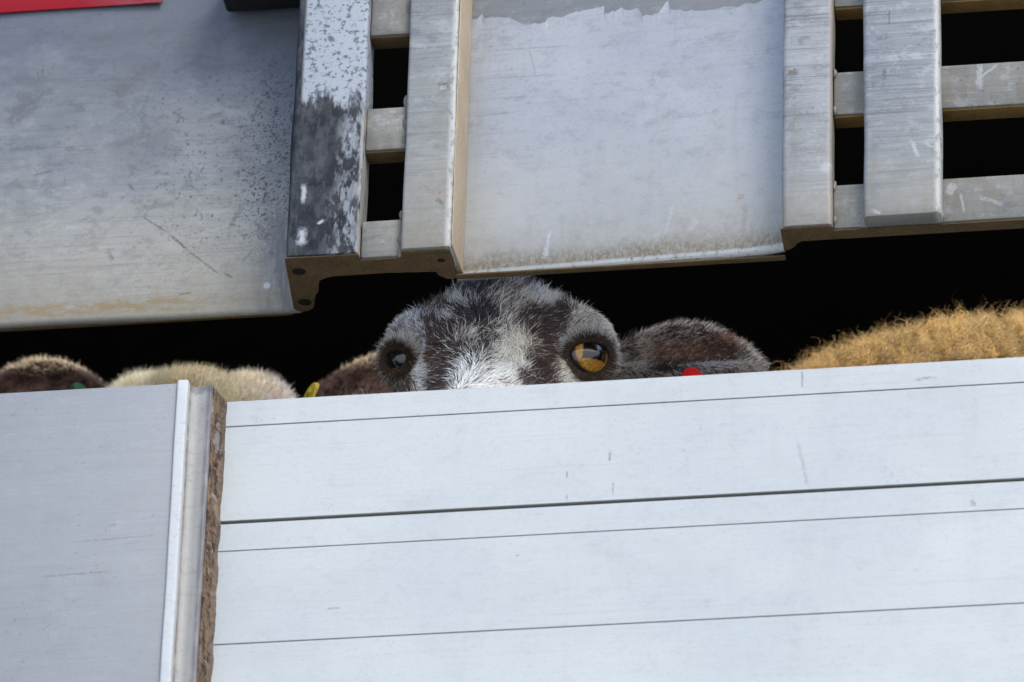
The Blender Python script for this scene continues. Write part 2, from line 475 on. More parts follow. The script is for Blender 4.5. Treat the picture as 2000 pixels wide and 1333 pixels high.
def mid_extra(g, col):
    # grime creeping up from the lower lip, heaviest just above it
    n = g.noise((60, 60, 40), 6, 0.72, 71)
    h = g.ramp(g.sub(g.z, g.mul(g.sub(n, 0.5), 0.018)), 4.064, 4.083, 1, 0)
    col = g.mix(g.mul(h, g.ramp(g.noise((420, 420, 260), 5, 0.78, 75), 0.34, 0.62, 0.35, 1.0)), col, (0.29, 0.22, 0.12))
    lip = g.mul(g.ramp(g.z, 4.0645, 4.062), g.ramp(g.noise((300, 300, 200), 4, 0.7, 79), 0.3, 0.5))
    return g.mix(g.mul(lip, 0.85), col, (0.80, 0.79, 0.77))
mid_scr = [((0.0229, 4.0919), (0.0208, 4.077), 0.001, WH, .9), ((0.0212, 4.08), (0.0193, 4.067), 0.0016, WH, .95), ((0.1076, 4.1074), (0.1018, 4.0769), 0.001, WH, .5),
           ((0.1537, 4.108), (0.1537, 4.102), 0.0018, (0.55, 0.16, 0.16), .45), ((0.156, 4.1), (0.1555, 4.075), 0.0018, (0.4, 0.33, 0.3), .4), ((0.0032, 4.2475), (0.0113, 4.2107), 0.0009, (0.3, 0.3, 0.4), .35),
           ((-0.03, 4.243), (0.04, 4.2405), 0.0007, (0.25, 0.26, 0.3), .4), ((-0.03, 4.22), (0.03, 4.2175), 0.0007, (0.25, 0.26, 0.3), .4), ((0.125, 4.092), (0.118, 4.08), 0.002, WH, .45), ((0.095, 4.083), (0.097, 4.073), 0.002, WH, .4)]
M_mid = AL(0.3, 'pale_sheet', (0.66, 0.655, 0.685), (0.74, 0.73, 0.75), 0.12, ZB + 0.004, 0.45, 0.12, off=5.5, dirt_h=0.055, smudge=0.12, metal=0.25, rough=0.4,
                  extra=mid_extra, scr=mid_scr, wave=0.06)
M_under_film = AL(0.4, 'bare_grey_sheet', (0.30, 0.305, 0.315), (0.36, 0.35, 0.35), 0.1, off=8.5, specks=0.2, smudge=0.2, metal=0.2)
M_film = M_mid
M_side = plain('dirty_return', (0.25, 0.205, 0.145), 0.55, 0.1, 0.35, 30, 0.55)
M_brown = plain('grimy_cut_end', BROWN, 0.8, 0, 0.55, 70, 0.45, 0.6)
M_rust = plain('ochre_grime', (0.10, 0.062, 0.018), 0.85, 0, 0.5, 90, 0.4, 0.6)
M_black = plain('black_rubber_and_crack', (0.006, 0.006, 0.007), 0.8)  # rubber black, shared by the strip drawn for the crack's shadow
M_hole = plain('port_shade_black', (0.006, 0.005, 0.004), 0.9)  # near black put in for the dark inside the ports
g = NG('red_tape')
c = g.mix(g.ramp(g.noise((60, 60, 160), 5, 0.7), 0.4, 0.7, 0, 0.35), (0.15, 0.0008, 0.006), (0.11, 0.002, 0.009))
c = g.mix(g.mul(g.ramp(g.x, -0.33, -0.25), g.ramp(g.noise((80, 80, 300), 5, 0.7, 4), 0.35, 0.6)), c, (0.13, 0.04, 0.055))
M_red = g.out(c, 0.6, 0, 0.1)

def board_extra(g, col):
    return col
board_scr = [((0.0682, 3.9101), (0.0677, 3.9002), 0.0007, DK, .6), ((0.0707, 3.8874), (0.0706, 3.8745), 0.0006, DK, .5), ((0.0397, 3.8961), (0.0396, 3.890), 0.0006, DK, .5), ((0.04, 3.878), (0.04, 3.872), 0.0006, DK, .5),
             ((0.1957, 3.9640), (0.1958, 3.9495), 0.0006, DK, .55), ((0.308, 3.8575), (0.3084, 3.851), 0.0015, (0.25, 0.26, 0.28), .7), ((0.0078, 3.834), (0.0079, 3.8325), 0.0013, (0.3, 0.31, 0.34), .6),
             ((0.1919, 3.914), (0.2006, 3.8702), 0.0011, (0.45, 0.45, 0.47), .45), ((0.27, 3.952), (0.285, 3.9525), 0.0012, (0.3, 0.24, 0.15), .5), ((-0.12, 3.80), (-0.108, 3.8008), 0.0006, DK, .4)]
M_board = AL(0.08, 'painted_plank', (0.95, 0.94, 0.90), (1.0, 0.985, 0.94), 0.07, None, 0, 0.10, off=6.1, smudge=0.06, mott=0.12, metal=0.25, rough=0.36, scr=board_scr, wave=0.05)
M_ll = AL(0.14, 'blue_white_sheet', (0.33, 0.35, 0.395), (0.39, 0.405, 0.44), 0.07, None, 0, 0.3, off=9.9, smudge=0.12, mott=0.16, metal=0.25, rough=0.42, wave=0.08,
                 scr=[((-0.31, 3.82), (-0.255, 3.8215), 0.0006, DK, .45), ((-0.335, 3.945), (-0.328, 3.949), 0.0012, (0.3, 0.26, 0.25), .5), ((-0.262, 3.857), (-0.256, 3.8565), 0.0008, DK, .6), ((-0.29, 3.845), (-0.225, 3.8475), 0.0004, DK, .5)])
M_bead = aluminium('white_bead', (0.95, 0.95, 0.96), (1.0, 1.0, 1.0), 0.03, None, 0, 0.4, off=3.3, smudge=0.1, metal=0.0, rough=0.7, brush_axis='z')
def chan_extra(g, col):
    k = g.ramp(g.x, -0.2035, -0.2005)
    col = g.mix(g.mul(k, g.ramp(g.noise((200, 200, 60), 5, 0.7), 0.3, 0.6, 0.3, 0.8)), col, (0.30, 0.26, 0.28))
    k = g.ramp(g.x, -0.2118, -0.2128)
    col = g.mix(g.mul(k, g.ramp(g.noise((200, 200, 90), 5, 0.7, 2), 0.35, 0.6, 0.1, 0.8)), col, (0.33, 0.20, 0.15))
    top = g.ramp(g.add(g.z, g.mul(g.noise((200, 200, 200), 4, .7), 0.008)), 3.962, 3.966)
    return g.mix(g.mul(top, 0.6), col, (0.15, 0.15, 0.17))
M_chan = AL(0.3, 'cream_channel', (0.62, 0.585, 0.535), (0.68, 0.645, 0.60), 0.06, None, 0, 0.2, off=3.9, smudge=0.12, metal=0.0, rough=0.55, brush_axis='z', extra=chan_extra)
g = NG('dirt_packed_sealant')
n1 = g.noise((180, 180, 90), 6, 0.72)
c = g.mix(g.ramp(n1, 0.35, 0.6), (0.026, 0.02, 0.016), (0.125, 0.085, 0.056))
c = g.mix(g.ramp(g.noise((520, 520, 420), 5, 0.8, 3), 0.5, 0.7, 0, 0.8), c, (0.045, 0.035, 0.03))
c = g.mix(g.ramp(g.noise((90, 90, 55), 4, 0.6, 8), 0.54, 0.7, 0, 0.7), c, (0.16, 0.112, 0.07))
c = g.mix(g.mul(g.ramp(g.x, -0.1950, -0.1935), g.ramp(g.noise((300, 300, 200), 3, 0.7, 12), 0.35, 0.6, 0.2, 0.8)), c, (0.075, 0.062, 0.055))
g.out(c, 0.9, 0, 0.1)
g.bump(g.noise((500, 500, 400), 5, 0.75), 0.8, 0.0012)
M_seal = g.m
M_dark = plain('near_black_lining', (0.011, 0.010, 0.009), 0.85, 0, 0.3, 12)  # near black colour puts the hold's darkness into the lining

# ------------------------------------------------------------------ upper flap of the trailer side
UP = tag(empty('trailer_upper_flap', (0, 0, 0)), 'weathered grey aluminium side flap with posts and slatted vents hanging above the sheep', 'trailer flap')

def sheet(name, x0, x1, yfun, z0, z1, thick, mat, parent, nx=40, lip=0.004):
    """Standing sheet, front face following yfun(x), lower lip rolled back."""
    zs = [z0, z0 + lip * 0.25, z0 + lip * 0.6, z0 + lip] + list(np.linspace(z0 + lip, z1, 14))[1:]
    back = [0.0028, 0.0012, 0.0003, 0] + [0] * 13
    xs = np.linspace(x0, x1, nx + 1)
    v, f = [], []
    for side in (0, 1):
        for z, bk in zip(zs, back):
            for x in xs:
                v.append((x, yfun(x) + (thick if side else bk), z))
    nr, nc = len(zs), nx + 1
    idx = lambda s, r, c_: s * nr * nc + r * nc + c_
    for r in range(nr - 1):
        for c_ in range(nx):
            f.append((idx(0, r, c_), idx(0, r, c_ + 1), idx(0, r + 1, c_ + 1), idx(0, r + 1, c_)))
            f.append((idx(1, r, c_ + 1), idx(1, r, c_), idx(1, r + 1, c_), idx(1, r + 1, c_ + 1)))
    for c_ in range(nx):
        f.append((idx(0, 0, c_ + 1), idx(0, 0, c_), idx(1, 0, c_), idx(1, 0, c_ + 1)))
        f.append((idx(0, nr - 1, c_), idx(0, nr - 1, c_ + 1), idx(1, nr - 1, c_ + 1), idx(1, nr - 1, c_)))
    for r in range(nr - 1):
        f.append((idx(0, r, 0), idx(0, r + 1, 0), idx(1, r + 1, 0), idx(1, r, 0)))
        f.append((idx(0, r + 1, nx), idx(0, r, nx), idx(1, r, nx), idx(1, r + 1, nx)))
    o = from_np(name, v, f, mat, parent)
    o.data.set_sharp_from_angle(angle=math.radians(50))
    return o

o = sheet('side_panel', -0.80, -0.1525, lambda x: 0.036 + 0.0012 * math.sin(x * 23) , ZB, ZT, 0.004, M_left, UP, 60)
o['label'] = 'scuffed and speckled blue grey sheet'
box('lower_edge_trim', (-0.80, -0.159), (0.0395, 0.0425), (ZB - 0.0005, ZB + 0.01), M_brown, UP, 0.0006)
box('red_stripe', (-0.80, -0.262), (0.0325, 0.0340), (4.3185, 4.352), M_red, UP, 0.0004)
# black buffer with its bracket, just inside the upper edge
bb = box('rubber_buffer', (-0.2155, -0.1535), (-0.012, 0.0335), (4.3055, 4.34), M_black, UP, 0.003)
bb['label'] = 'black rubber buffer block'

p1 = prism_z('post', rrect(-0.1508, -0.1018, -0.030, -0.0025, 0.0024), ZB + 0.0012, ZT, M_post_dark, UP, 0.0008, 24, 0.0004)
prism_z('crack_shade_strip', [(-0.1530, -0.0200), (-0.1512, -0.0235), (-0.1506, -0.0235), (-0.1506, -0.0120), (-0.1530, -0.0120)], ZB + 0.0032, ZT, M_black, UP, 0, 60, 0.0004)  # added strip: the crack's shadow and dirt as solid black
p1['label'] = 'dark overpainted post worn to white speckle'
prism_z('post', rrect(-0.0730, -0.0388, -0.030, -0.0025, 0.0024), ZB + 0.0012, ZT, M_post, UP, 0.0008, 24, 0.0002)
prism_z('post', rrect(0.1846, 0.2184, -0.030, -0.0125, 0.0036), ZB + 0.0012, ZT, M_postR1, UP, 0.0008, 24, 0.0002)
prism_z('post', rrect(0.2402, 0.2922, -0.0375, -0.0245, 0.0035), ZB + 0.0002, ZT, M_postR2, UP, 0.0016, 24, 0.0003)
prism_z('post', rrect(0.5602, 0.6122, -0.0375, -0.0245, 0.0035), ZB + 0.0002, ZT, M_postR2, UP, 0.0016, 12, 0.0003)
# rails of the narrow vent
for z0, z1 in ((4.2404, 4.296), (4.1457, 4.1802), (ZB + 0.0012, 4.0886)):
    box('rail', (-0.1016, -0.0732), (-0.0222, -0.0062), (z0, z1), M_rail, UP, 0.0016)
    if z0 > 4.1: box('rail_underside_grime', (-0.1014, -0.0734), (-0.0205, -0.0068), (z0 - 0.0012, z0 + 0.0004), M_brown, UP, 0.0003)  # added thin plate carrying the brown grime of the rail's underside
# rails of the wide slatted vent
for z0, z1 in ((4.2385, 4.272), (4.1500, 4.1850), (ZB + 0.0012, 4.0938), (4.325, 4.358)):
    box('rail', (0.2186, 0.80), (-0.0240, -0.0105), (z0, z1), M_rail, UP, 0.0018)
    if z0 > 4.1: box('rail_underside_grime', (0.2190, 0.80), (-0.0222, -0.0090), (z0 - 0.0012, z0 + 0.0004), M_rust, UP, 0.0003)  # same added plate for underside grime, in ochre
# weld lumps where rails meet posts
def blob(name, c, r, mat, parent, seed):
    q = np.random.default_rng(seed)
    bm = bmesh.new()
    bmesh.ops.create_icosphere(bm, subdivisions=2, radius=1)
    k = q.uniform(-1, 1, (3, 3)) * 2.4
    for v in bm.verts:
        d = 1 + 0.18 * math.sin(v.co @ Vector(k[0])) + 0.14 * math.sin(2 * (v.co @ Vector(k[1])))
        v.co = Vector((c[0] + v.co.x * r[0] * d, c[1] + v.co.y * r[1] * d, c[2] + v.co.z * r[2] * d))
    return bm_obj(name, bm, mat, parent)
M_weld = plain('weld_metal', (0.10, 0.092, 0.08), 0.5, 0.3, 0.4, 120, 0.5, 0.7)
wi = 0
for x, y, zz, s in ((-0.0745, -0.0215, 4.184, 1.5), (-0.0745, -0.0225, 4.166, 1.3), (-0.0745, -0.0215, 4.152, 1.1), (-0.0745, -0.0215, 4.092, 1.0), (-0.0745, -0.0225, 4.074, 1.5), (-0.0745, -0.0225, 4.063, 1.2),
                    (-0.0755, -0.0215, 4.262, 1.5),
                    (0.2195, -0.0238, 4.1835, 1.0), (0.2195, -0.0238, 4.154, 1.0), (0.2195, -0.0238, 4.0925, 1.0), (0.2195, -0.0238, 4.065, 1.0), (0.2925, -0.0240, 4.064, 1.0)):
    blob('weld_bead', (x, y, zz), (0.0016 * s, 0.0016, 0.0040 * s), M_weld, UP, 100 + wi)
    wi += 1
# lower cut ends: grimy profile plates with screw ports
pl = plate('profile_end', [(-0.1522, -0.0285), (-0.1020, -0.0275), (-0.1016, -0.0205), (-0.0734, -0.0205), (-0.0726, -0.0275), (-0.0400, -0.0265), (-0.0392, -0.012), (-0.0410, 0.0085), (-0.0470, 0.0085),
                           (-0.0521, 0.0034), (-0.0531, -0.0012), (-0.0700, -0.0022), (-0.0867, -0.0034), (-0.1226, -0.0030), (-0.1281, -0.0017), (-0.1332, 0.0010), (-0.1352, 0.0060), (-0.1366, 0.0150),
                           (-0.1392, 0.0190), (-0.1415, 0.0229), (-0.1420, 0.0300), (-0.1436, 0.0350), (-0.1480, 0.0385), (-0.1530, 0.0388), (-0.1572, 0.0352)],
          [(-0.1455, -0.0110, 0.0048), (-0.1482, 0.0278, 0.0048), (-0.0475, -0.0145, 0.0028)], ZB, ZB + 0.001, M_brown, UP)
for cx, cy, r in ((-0.1455, -0.0110, 0.0046), (-0.1482, 0.0278, 0.0046), (-0.0475, -0.0145, 0.0026)):
    bm = bmesh.new()
    bmesh.ops.create_cone(bm, cap_ends=True, segments=20, radius1=r, radius2=r, depth=0.0004)
    bmesh.ops.translate(bm, verts=bm.verts, vec=(cx, cy, ZB + 0.0007))
    bm_obj('port_shade_disc', bm, M_hole, UP)  # shallow black disc stands in for the shaded depth of the port
prism_z('profile_flange', [(-0.1522, -0.0020), (-0.1505, -0.0020), (-0.1385, -0.0020), (-0.1352, 0.0060), (-0.1366, 0.0150), (-0.1392, 0.0190), (-0.1420, 0.0300), (-0.1480, 0.0385), (-0.1520, 0.0385)],
        ZB + 0.0012, ZT, M_brown, UP)
plate('profile_end', [(0.1838, -0.0285), (0.2184, -0.0280), (0.2188, -0.0225), (0.80, -0.0225), (0.80, -0.0110), (0.2426, -0.0122), (0.1965, -0.0122), (0.1930, -0.0098), (0.1908, -0.0060), (0.1865, -0.0022), (0.1832, -0.0015)],
      [], ZB, ZB + 0.001, M_brown, UP)

# middle sheet, set back and bent away at one side
def ymid(x):
    y = 0.0095 - 0.0095 * (x + 0.0405) / 0.2205
    b = max(0.0, (x - 0.150) / 0.034)
    return y - 0.0030 * b * b
mp_ = sheet('side_panel', -0.0408, 0.1838, ymid, ZB + 0.0002, ZT, 0.0035, M_under_film, UP, 90)
mp_['label'] = 'clean pale sheet set back between the posts'
# film that still covers most of the sheet, torn along its upper edge
top = [(-0.0405, 4.2700), (-0.0328, 4.2703), (-0.029, 4.2735), (-0.0275, 4.2700), (-0.0221, 4.2703), (-0.010, 4.2685), (-0.001, 4.2625), (0.0032, 4.2611), (0.0075, 4.2622), (0.0120, 4.2612), (0.0156, 4.2622), (0.0172, 4.2655), (0.0209, 4.2661), (0.027, 4.2652), (0.034, 4.2682),
       (0.045, 4.2695), (0.0564, 4.2711), (0.0572, 4.2650), (0.0590, 4.2646), (0.0625, 4.2668), (0.0640, 4.2659), (0.0690, 4.2690), (0.0705, 4.2665), (0.0740, 4.2656), (0.0800, 4.2670), (0.0815, 4.2645), (0.0837, 4.2592), (0.0865, 4.2612), (0.0885, 4.2602), (0.0940, 4.2612),
       (0.0960, 4.2640), (0.1009, 4.2712), (0.1016, 4.2690), (0.1028, 4.2633), (0.1100, 4.2622), (0.1135, 4.2606), (0.1170, 4.2614), (0.1260, 4.2598), (0.1348, 4.2605), (0.1400, 4.2618), (0.1489, 4.2606), (0.1560, 4.2626), (0.1620, 4.2618), (0.1701, 4.2645), (0.1772, 4.2669), (0.1832, 4.2675)]
fr = np.random.default_rng(3)
xs = np.unique(np.concatenate([np.linspace(-0.0406, 0.1836, 150), [p[0] for p in top]]))
tz = np.interp(xs, [p[0] for p in top], [p[1] for p in top]) + fr.normal(0, 0.00025, len(xs))
v, f = [], []
zl = ZB + 0.0004
lev = [0, 0.0009, 0.0022, 0.0042, None, 'a', 'b', 'c']
for i, x in enumerate(xs):
    y0 = ymid(x) - 0.0006
    span = tz[i] - (zl + 0.0042)
    zz = [zl, zl + .0010, zl + .0024, zl + .0040] + [zl + .0042 + span * q for q in (0.25, 0.5, 0.8, 0.97, 1.0)]
    bk = [0.0024, 0.0010, 0.0003, 0, 0, 0, 0, 0, -0.0004]
    for z, b in zip(zz, bk):
        v.append((x, y0 + b, z))
    v.append((x, y0 + 0.0002, zz[-1] - 0.0001))
nr = 10
for i in range(len(xs) - 1):
    for r in range(nr - 1):
        f.append((i * nr + r, (i + 1) * nr + r, (i + 1) * nr + r + 1, i * nr + r + 1))
fo = from_np('protective_film', v, f, M_film, UP, False)
fo['label'] = 'pale film with a torn upper edge'
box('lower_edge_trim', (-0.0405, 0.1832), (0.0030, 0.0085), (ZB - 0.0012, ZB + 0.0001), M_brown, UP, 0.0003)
# return between the post and the set-back sheet
prism_z('return_strip', [(-0.0386, -0.0285), (-0.0379, -0.0285), (-0.0362, 0.0075), (-0.0385, 0.0105), (-0.0412, 0.0105)], ZB + 0.0031, ZT, M_side, UP, 0.0003)
prism_z('return_strip', [(0.1838, -0.0200), (0.1848, -0.0200), (0.1848, -0.0040), (0.1838, -0.0040)], ZB + 0.0031, ZT, M_side, UP)

# ------------------------------------------------------------------ lower wall of the trailer
LW = tag(empty('trailer_lower_wall', (0, 0, 3.3)), 'pale aluminium plank wall and plain end sheet below the gap the sheep look through', 'trailer wall')
def lw(o):
    o.matrix_parent_inverse = Matrix.Translation((0, 0, -3.3))
    return o
JOINTS = [(3.9648, 0), (3.9450, .0006), (3.8705, .0024), (3.8483, .0005), (3.7774, .0006), (3.6905, .0027), (3.6685, .0008), (3.59, .0009), (3.50, .0027), (3.40, .0009), (3.32, 0)]
for (zt, gt), (zb, gb) in zip(JOINTS, JOINTS[1:]):
    a, b = zt - gt / 2, zb + gb / 2
    e = 0.0003
    prof = [(0.0005, a), (0.0, a - e), (0.0, b + e), (e, b), (0.014, b), (0.014, b - gb - 0.0004), (0.018, b - gb - 0.0004), (0.018, b + .0004), (0.024, b + 0.0004), (0.024, a), (0.0125, a), (0.0055, a)]
    prof = [(e, a)] + prof[1:]
    lw(prism_x('board', prof, -0.1945, 0.85, M_board, LW))
# capping bar on the top board
o = lw(box('end_sheet', (-0.85, -0.2195), (-0.0275, -0.0235), (3.32, 3.9646), M_ll, LW, 0.0008))
o['label'] = 'plain blue white sheet'
lw(prism_z('edge_bead', rrect(-0.2207, -0.2132, -0.0300, -0.0200, 0.0016, 6), 3.32, 3.9655, M_bead, LW, 0.0006, 40, 0.00012))
chan = [(-0.2143, -0.0262), (-0.2128, -0.0225), (-0.2112, -0.0206), (-0.2085, -0.0196), (-0.2060, -0.0198), (-0.2035, -0.0206), (-0.2010, -0.0212), (-0.1998, -0.0218), (-0.1990, -0.0210), (-0.1986, -0.0190), (-0.1975, -0.0130), (-0.1955, -0.0050),
        (-0.1945, 0.0020), (-0.1945, 0.0200), (-0.2143, 0.0200)]
lw(prism_z('corner_channel', chan, 3.32, 3.9652, M_chan, LW, 0.0, 1))
# packed dirt and sealant down the corner
zs = np.linspace(3.62, 3.9655, 520)
v, f = [], []
q = np.random.default_rng(5)
def n1d(z, freq, seed):
    k = np.random.default_rng(seed).normal(0, 1, 4000)
    t = (z - 3.0) * freq
    i = np.floor(t).astype(int)
    u = t - i
    u = u * u * (3 - 2 * u)
    return k[i] * (1 - u) + k[i + 1] * u
path = np.array([(-0.1984, -0.0165), (-0.1981, -0.0180), (-0.1974, -0.0160), (-0.1968, -0.0125), (-0.1960, -0.0085), (-0.1950, -0.0045), (-0.1941, -0.0022), (-0.1931, -0.0012), (-0.1921, 0.0003)])
np_ = len(path)
for i, z in enumerate(zs):
    for j, (x, y) in enumerate(path):
        e = math.sin(math.pi * min(1, max(0, (j - .5) / (np_ - 2))))
        a = 0.0007 * (n1d(zs[i:i + 1], 620, 10 + j)[0] * 0.45 + n1d(zs[i:i + 1], 240, 25 + j)[0] * 0.4 + n1d(zs[i:i + 1], 60, 40 + j // 3)[0] * 0.35) * (0.3 + e)
        dx = 0.00025 * n1d(zs[i:i + 1], 60, 70)[0] + (0.0004 * n1d(zs[i:i + 1], 120, 71)[0] if j >= np_ - 2 else 0)
        v.append((x + dx + a * 0.6, y - a - (0.0012 * e), z))
for i in range(len(zs) - 1):
    for j in range(np_ - 1):
        a = i * np_ + j
        f.append((a, a + 1, a + np_ + 1, a + np_))
o = lw(from_np('sealant_seam', v, f, M_seal, LW))
o['label'] = 'lumpy brown dirt packed sealant'

# ------------------------------------------------------------------ inside of the trailer
IN = tag(empty('trailer_hold', (0, 0, 3.3)), 'near black coloured hold of the trailer behind the gap', 'trailer hold')
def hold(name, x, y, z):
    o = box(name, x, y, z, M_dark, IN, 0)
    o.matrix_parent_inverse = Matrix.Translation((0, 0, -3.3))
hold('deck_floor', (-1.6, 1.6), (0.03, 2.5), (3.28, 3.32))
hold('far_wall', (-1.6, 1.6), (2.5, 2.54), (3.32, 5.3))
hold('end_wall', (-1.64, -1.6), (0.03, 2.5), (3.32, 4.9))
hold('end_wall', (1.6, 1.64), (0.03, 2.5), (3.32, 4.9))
hold('unseen_roof_panel', (-1.6, 1.6), (0.50, 2.54), (4.92, 4.95))  # unseen roof, set back to leave a gap that lets sky onto the sheep
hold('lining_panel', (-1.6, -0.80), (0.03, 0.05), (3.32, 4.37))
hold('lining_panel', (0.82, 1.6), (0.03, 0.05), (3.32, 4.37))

# ------------------------------------------------------------------ animals: implicit surface -> one continuous mesh
def surface_nets(F, org, h):
    nx, ny, nz = F.shape
    S = F < 0
    cs = np.zeros((nx - 1, ny - 1, nz - 1, 3))
    cnt = np.zeros((nx - 1, ny - 1, nz - 1))
    sl = lambda A, o: A[o[0]:o[0] + nx - 1, o[1]:o[1] + ny - 1, o[2]:o[2] + nz - 1]
    cor = [(i, j, k) for i in (0, 1) for j in (0, 1) for k in (0, 1)]
    for a in cor:
        for ax in range(3):
            if a[ax] == 0:
                b = tuple(a[t] + (1 if t == ax else 0) for t in range(3))
                fa, fb = sl(F, a), sl(F, b)
                mk = (fa < 0) != (fb < 0)
                t = np.where(mk, fa / np.where(fa == fb, 1, fa - fb), 0)
                for d in range(3):
                    cs[..., d] += np.where(mk, a[d] + (t if d == ax else 0), 0)
                cnt += mk
    act = cnt > 0
    ids = -np.ones(act.shape, int)
    ids[act] = np.arange(act.sum())
    I = np.argwhere(act)
    V = org + h * (I + cs[act] / cnt[act][:, None])
    faces = []
    for ax in range(3):
        o1, o2 = [(1, 2), (2, 0), (0, 1)][ax]
        s0 = [slice(1, -1)] * 3
        s0[ax] = slice(0, -1)
        s1 = list(s0)
        s1[ax] = slice(1, None)
        A, B = S[tuple(s0)], S[tuple(s1)]
        ch = np.argwhere(A != B)
        flip = A[A != B]
        ch = ch + [0 if t == ax else 1 for t in range(3)]
        def cell(d1, d2):
            c_ = ch.copy()
            c_[:, o1] += d1
            c_[:, o2] += d2
            return ids[c_[:, 0], c_[:, 1], c_[:, 2]]
        q = np.stack([cell(-1, -1), cell(0, -1), cell(0, 0), cell(-1, 0)], 1)
        q[~flip] = q[~flip][:, ::-1]
        faces.append(q)
    Fq = np.concatenate(faces)
    return V, Fq[(Fq >= 0).all(1)]

def smin(a, b, k):
    hh = np.clip(0.5 + 0.5 * (b - a) / k, 0, 1)
    return b * (1 - hh) + a * hh - k * hh * (1 - hh)

def ell(P, c, r):
    q = (P - np.array(c)) / np.array(r)
    n = np.sqrt((q ** 2).sum(-1))
    n2 = np.sqrt(((q / np.array(r)) ** 2).sum(-1))
    return n * (n - 1) / np.maximum(n2, 1e-6)

def cap_(P, a, b, ra, rb):
    a, b = np.array(a), np.array(b)
    d = b - a
    t = np.clip(((P - a) @ d) / (d @ d), 0, 1)
    return np.sqrt(((P - a - t[..., None] * d) ** 2).sum(-1)) - (ra + (rb - ra) * t)

def rot(rx, ry, rz):
    return np.array((Matrix.Rotation(rz, 3, 'Z') @ Matrix.Rotation(ry, 3, 'Y') @ Matrix.Rotation(rx, 3, 'X')))

EAR_SKEW = 1.2
def ear_points(length, width, cup, n=22, mth=13, droop=0.0, base=0.30):
    """Cupped leaf: s along the ear, t across it. Local x = outwards, y = opening side (-y open), z = up."""
    pts = []
    for i in range(n):
        s = i / (n - 1)
        wd = width * (base * (1 - s) ** 1.5 + 1.25 * math.sin(math.pi * min(1, s ** EAR_SKEW * 0.97 + 0.03)) ** 0.8)
        for j in range(mth):
            t = -1 + 2 * j / (mth - 1)
            ang = t * cup
            pts.append((s * length, -wd * (math.cos(ang) - 1) * -1.0 if False else wd * (math.cos(ang) - 1) / max(cup, .3) * 1.2, wd * math.sin(ang) / max(math.sin(min(cup, 1.57)), .4) - droop * s * s))
    return np.array(pts)

def mesh_normals(V, Fq):
    a, b, c_, d = (V[Fq[:, i]] for i in range(4))
    fn = np.cross(c_ - a, d - b)
    N = np.zeros_like(V)
    for i in range(4):
        np.add.at(N, Fq[:, i], fn)
    return N / np.maximum(np.linalg.norm(N, axis=1, keepdims=True), 1e-12)

class Field:
    """Signed field on a regular grid; every primitive only touches the block around it."""
    def __init__(s, lo, hi, h):
        s.lo, s.h = np.array(lo), h
        s.n = np.ceil((np.array(hi) - s.lo) / h).astype(int)
        s.F = np.full(s.n, 0.5, np.float32)
    def block(s, lo, hi):
        a = np.clip(np.floor((np.array(lo) - s.lo) / s.h).astype(int), 0, s.n)
        b = np.clip(np.ceil((np.array(hi) - s.lo) / s.h).astype(int) + 1, 0, s.n)
        if (b <= a).any():
            return None, None
        g_ = [((np.arange(a[i], b[i])) * s.h + s.lo[i]).astype(np.float32) for i in range(3)]
        return tuple(slice(a[i], b[i]) for i in range(3)), np.stack(np.meshgrid(*g_, indexing='ij'), -1)
    def add(s, lo, hi, fn, k):
        sl, P = s.block(lo, hi)
        if sl:
            s.F[sl] = smin(s.F[sl], fn(P), k)
    def capsule(s, a, b, ra, rb, k):
        a, b = np.array(a, float), np.array(b, float)
        m_ = max(ra, rb) + k + 2 * s.h
        s.add(np.minimum(a, b) - m_, np.maximum(a, b) + m_, lambda P: cap_(P, a.astype(np.float32), b.astype(np.float32), ra, rb), k)
    def ellipsoid(s, H, R, c_, r, k):
        w_ = H + R @ np.array(c_)
        m_ = max(r) + k + 2 * s.h
        R = R.astype(np.float32)
        s.add(w_ - m_, w_ + m_, lambda P: ell((P - H.astype(np.float32)) @ R, c_, r), k)
    def socket(s, e, r, k=0.006):
        sl, P = s.block(e - r - 0.02, e + r + 0.02)
        if sl:
            s.F[sl] = -smin(-s.F[sl], np.sqrt(((P - e) ** 2).sum(-1)) - r, k)
    def cloud(s, pts, r):
        sl, P = s.block(pts.min(0) - 0.02, pts.max(0) + 0.02)
        if sl:
            best = np.full(P.shape[:3], 9.0, np.float32)
            for p in pts.astype(np.float32):
                best = np.minimum(best, ((P - p) ** 2).sum(-1))
            s.F[sl] = smin(s.F[sl], np.sqrt(best) - r, 0.008)
    def mesh(s):
        return surface_nets(s.F.astype(float), s.lo, s.h)

# --- fur
VIEW_R, VIEW_U = np.array(r2), np.array(u2)
def value_noise(P, scale, seed):
    k = np.random.default_rng(seed).uniform(-1, 1, (32, 32, 32))
    t = P * scale + 1000.0
    i = np.floor(t).astype(int)
    u = t - i
    u = u * u * (3 - 2 * u)
    r = 0
    for a in (0, 1):
        for b in (0, 1):
            for c_ in (0, 1):
                wgt = (u[:, 0] if a else 1 - u[:, 0]) * (u[:, 1] if b else 1 - u[:, 1]) * (u[:, 2] if c_ else 1 - u[:, 2])
                r = r + wgt * k[(i[:, 0] + a) % 32, (i[:, 1] + b) % 32, (i[:, 2] + c_) % 32]
    return r

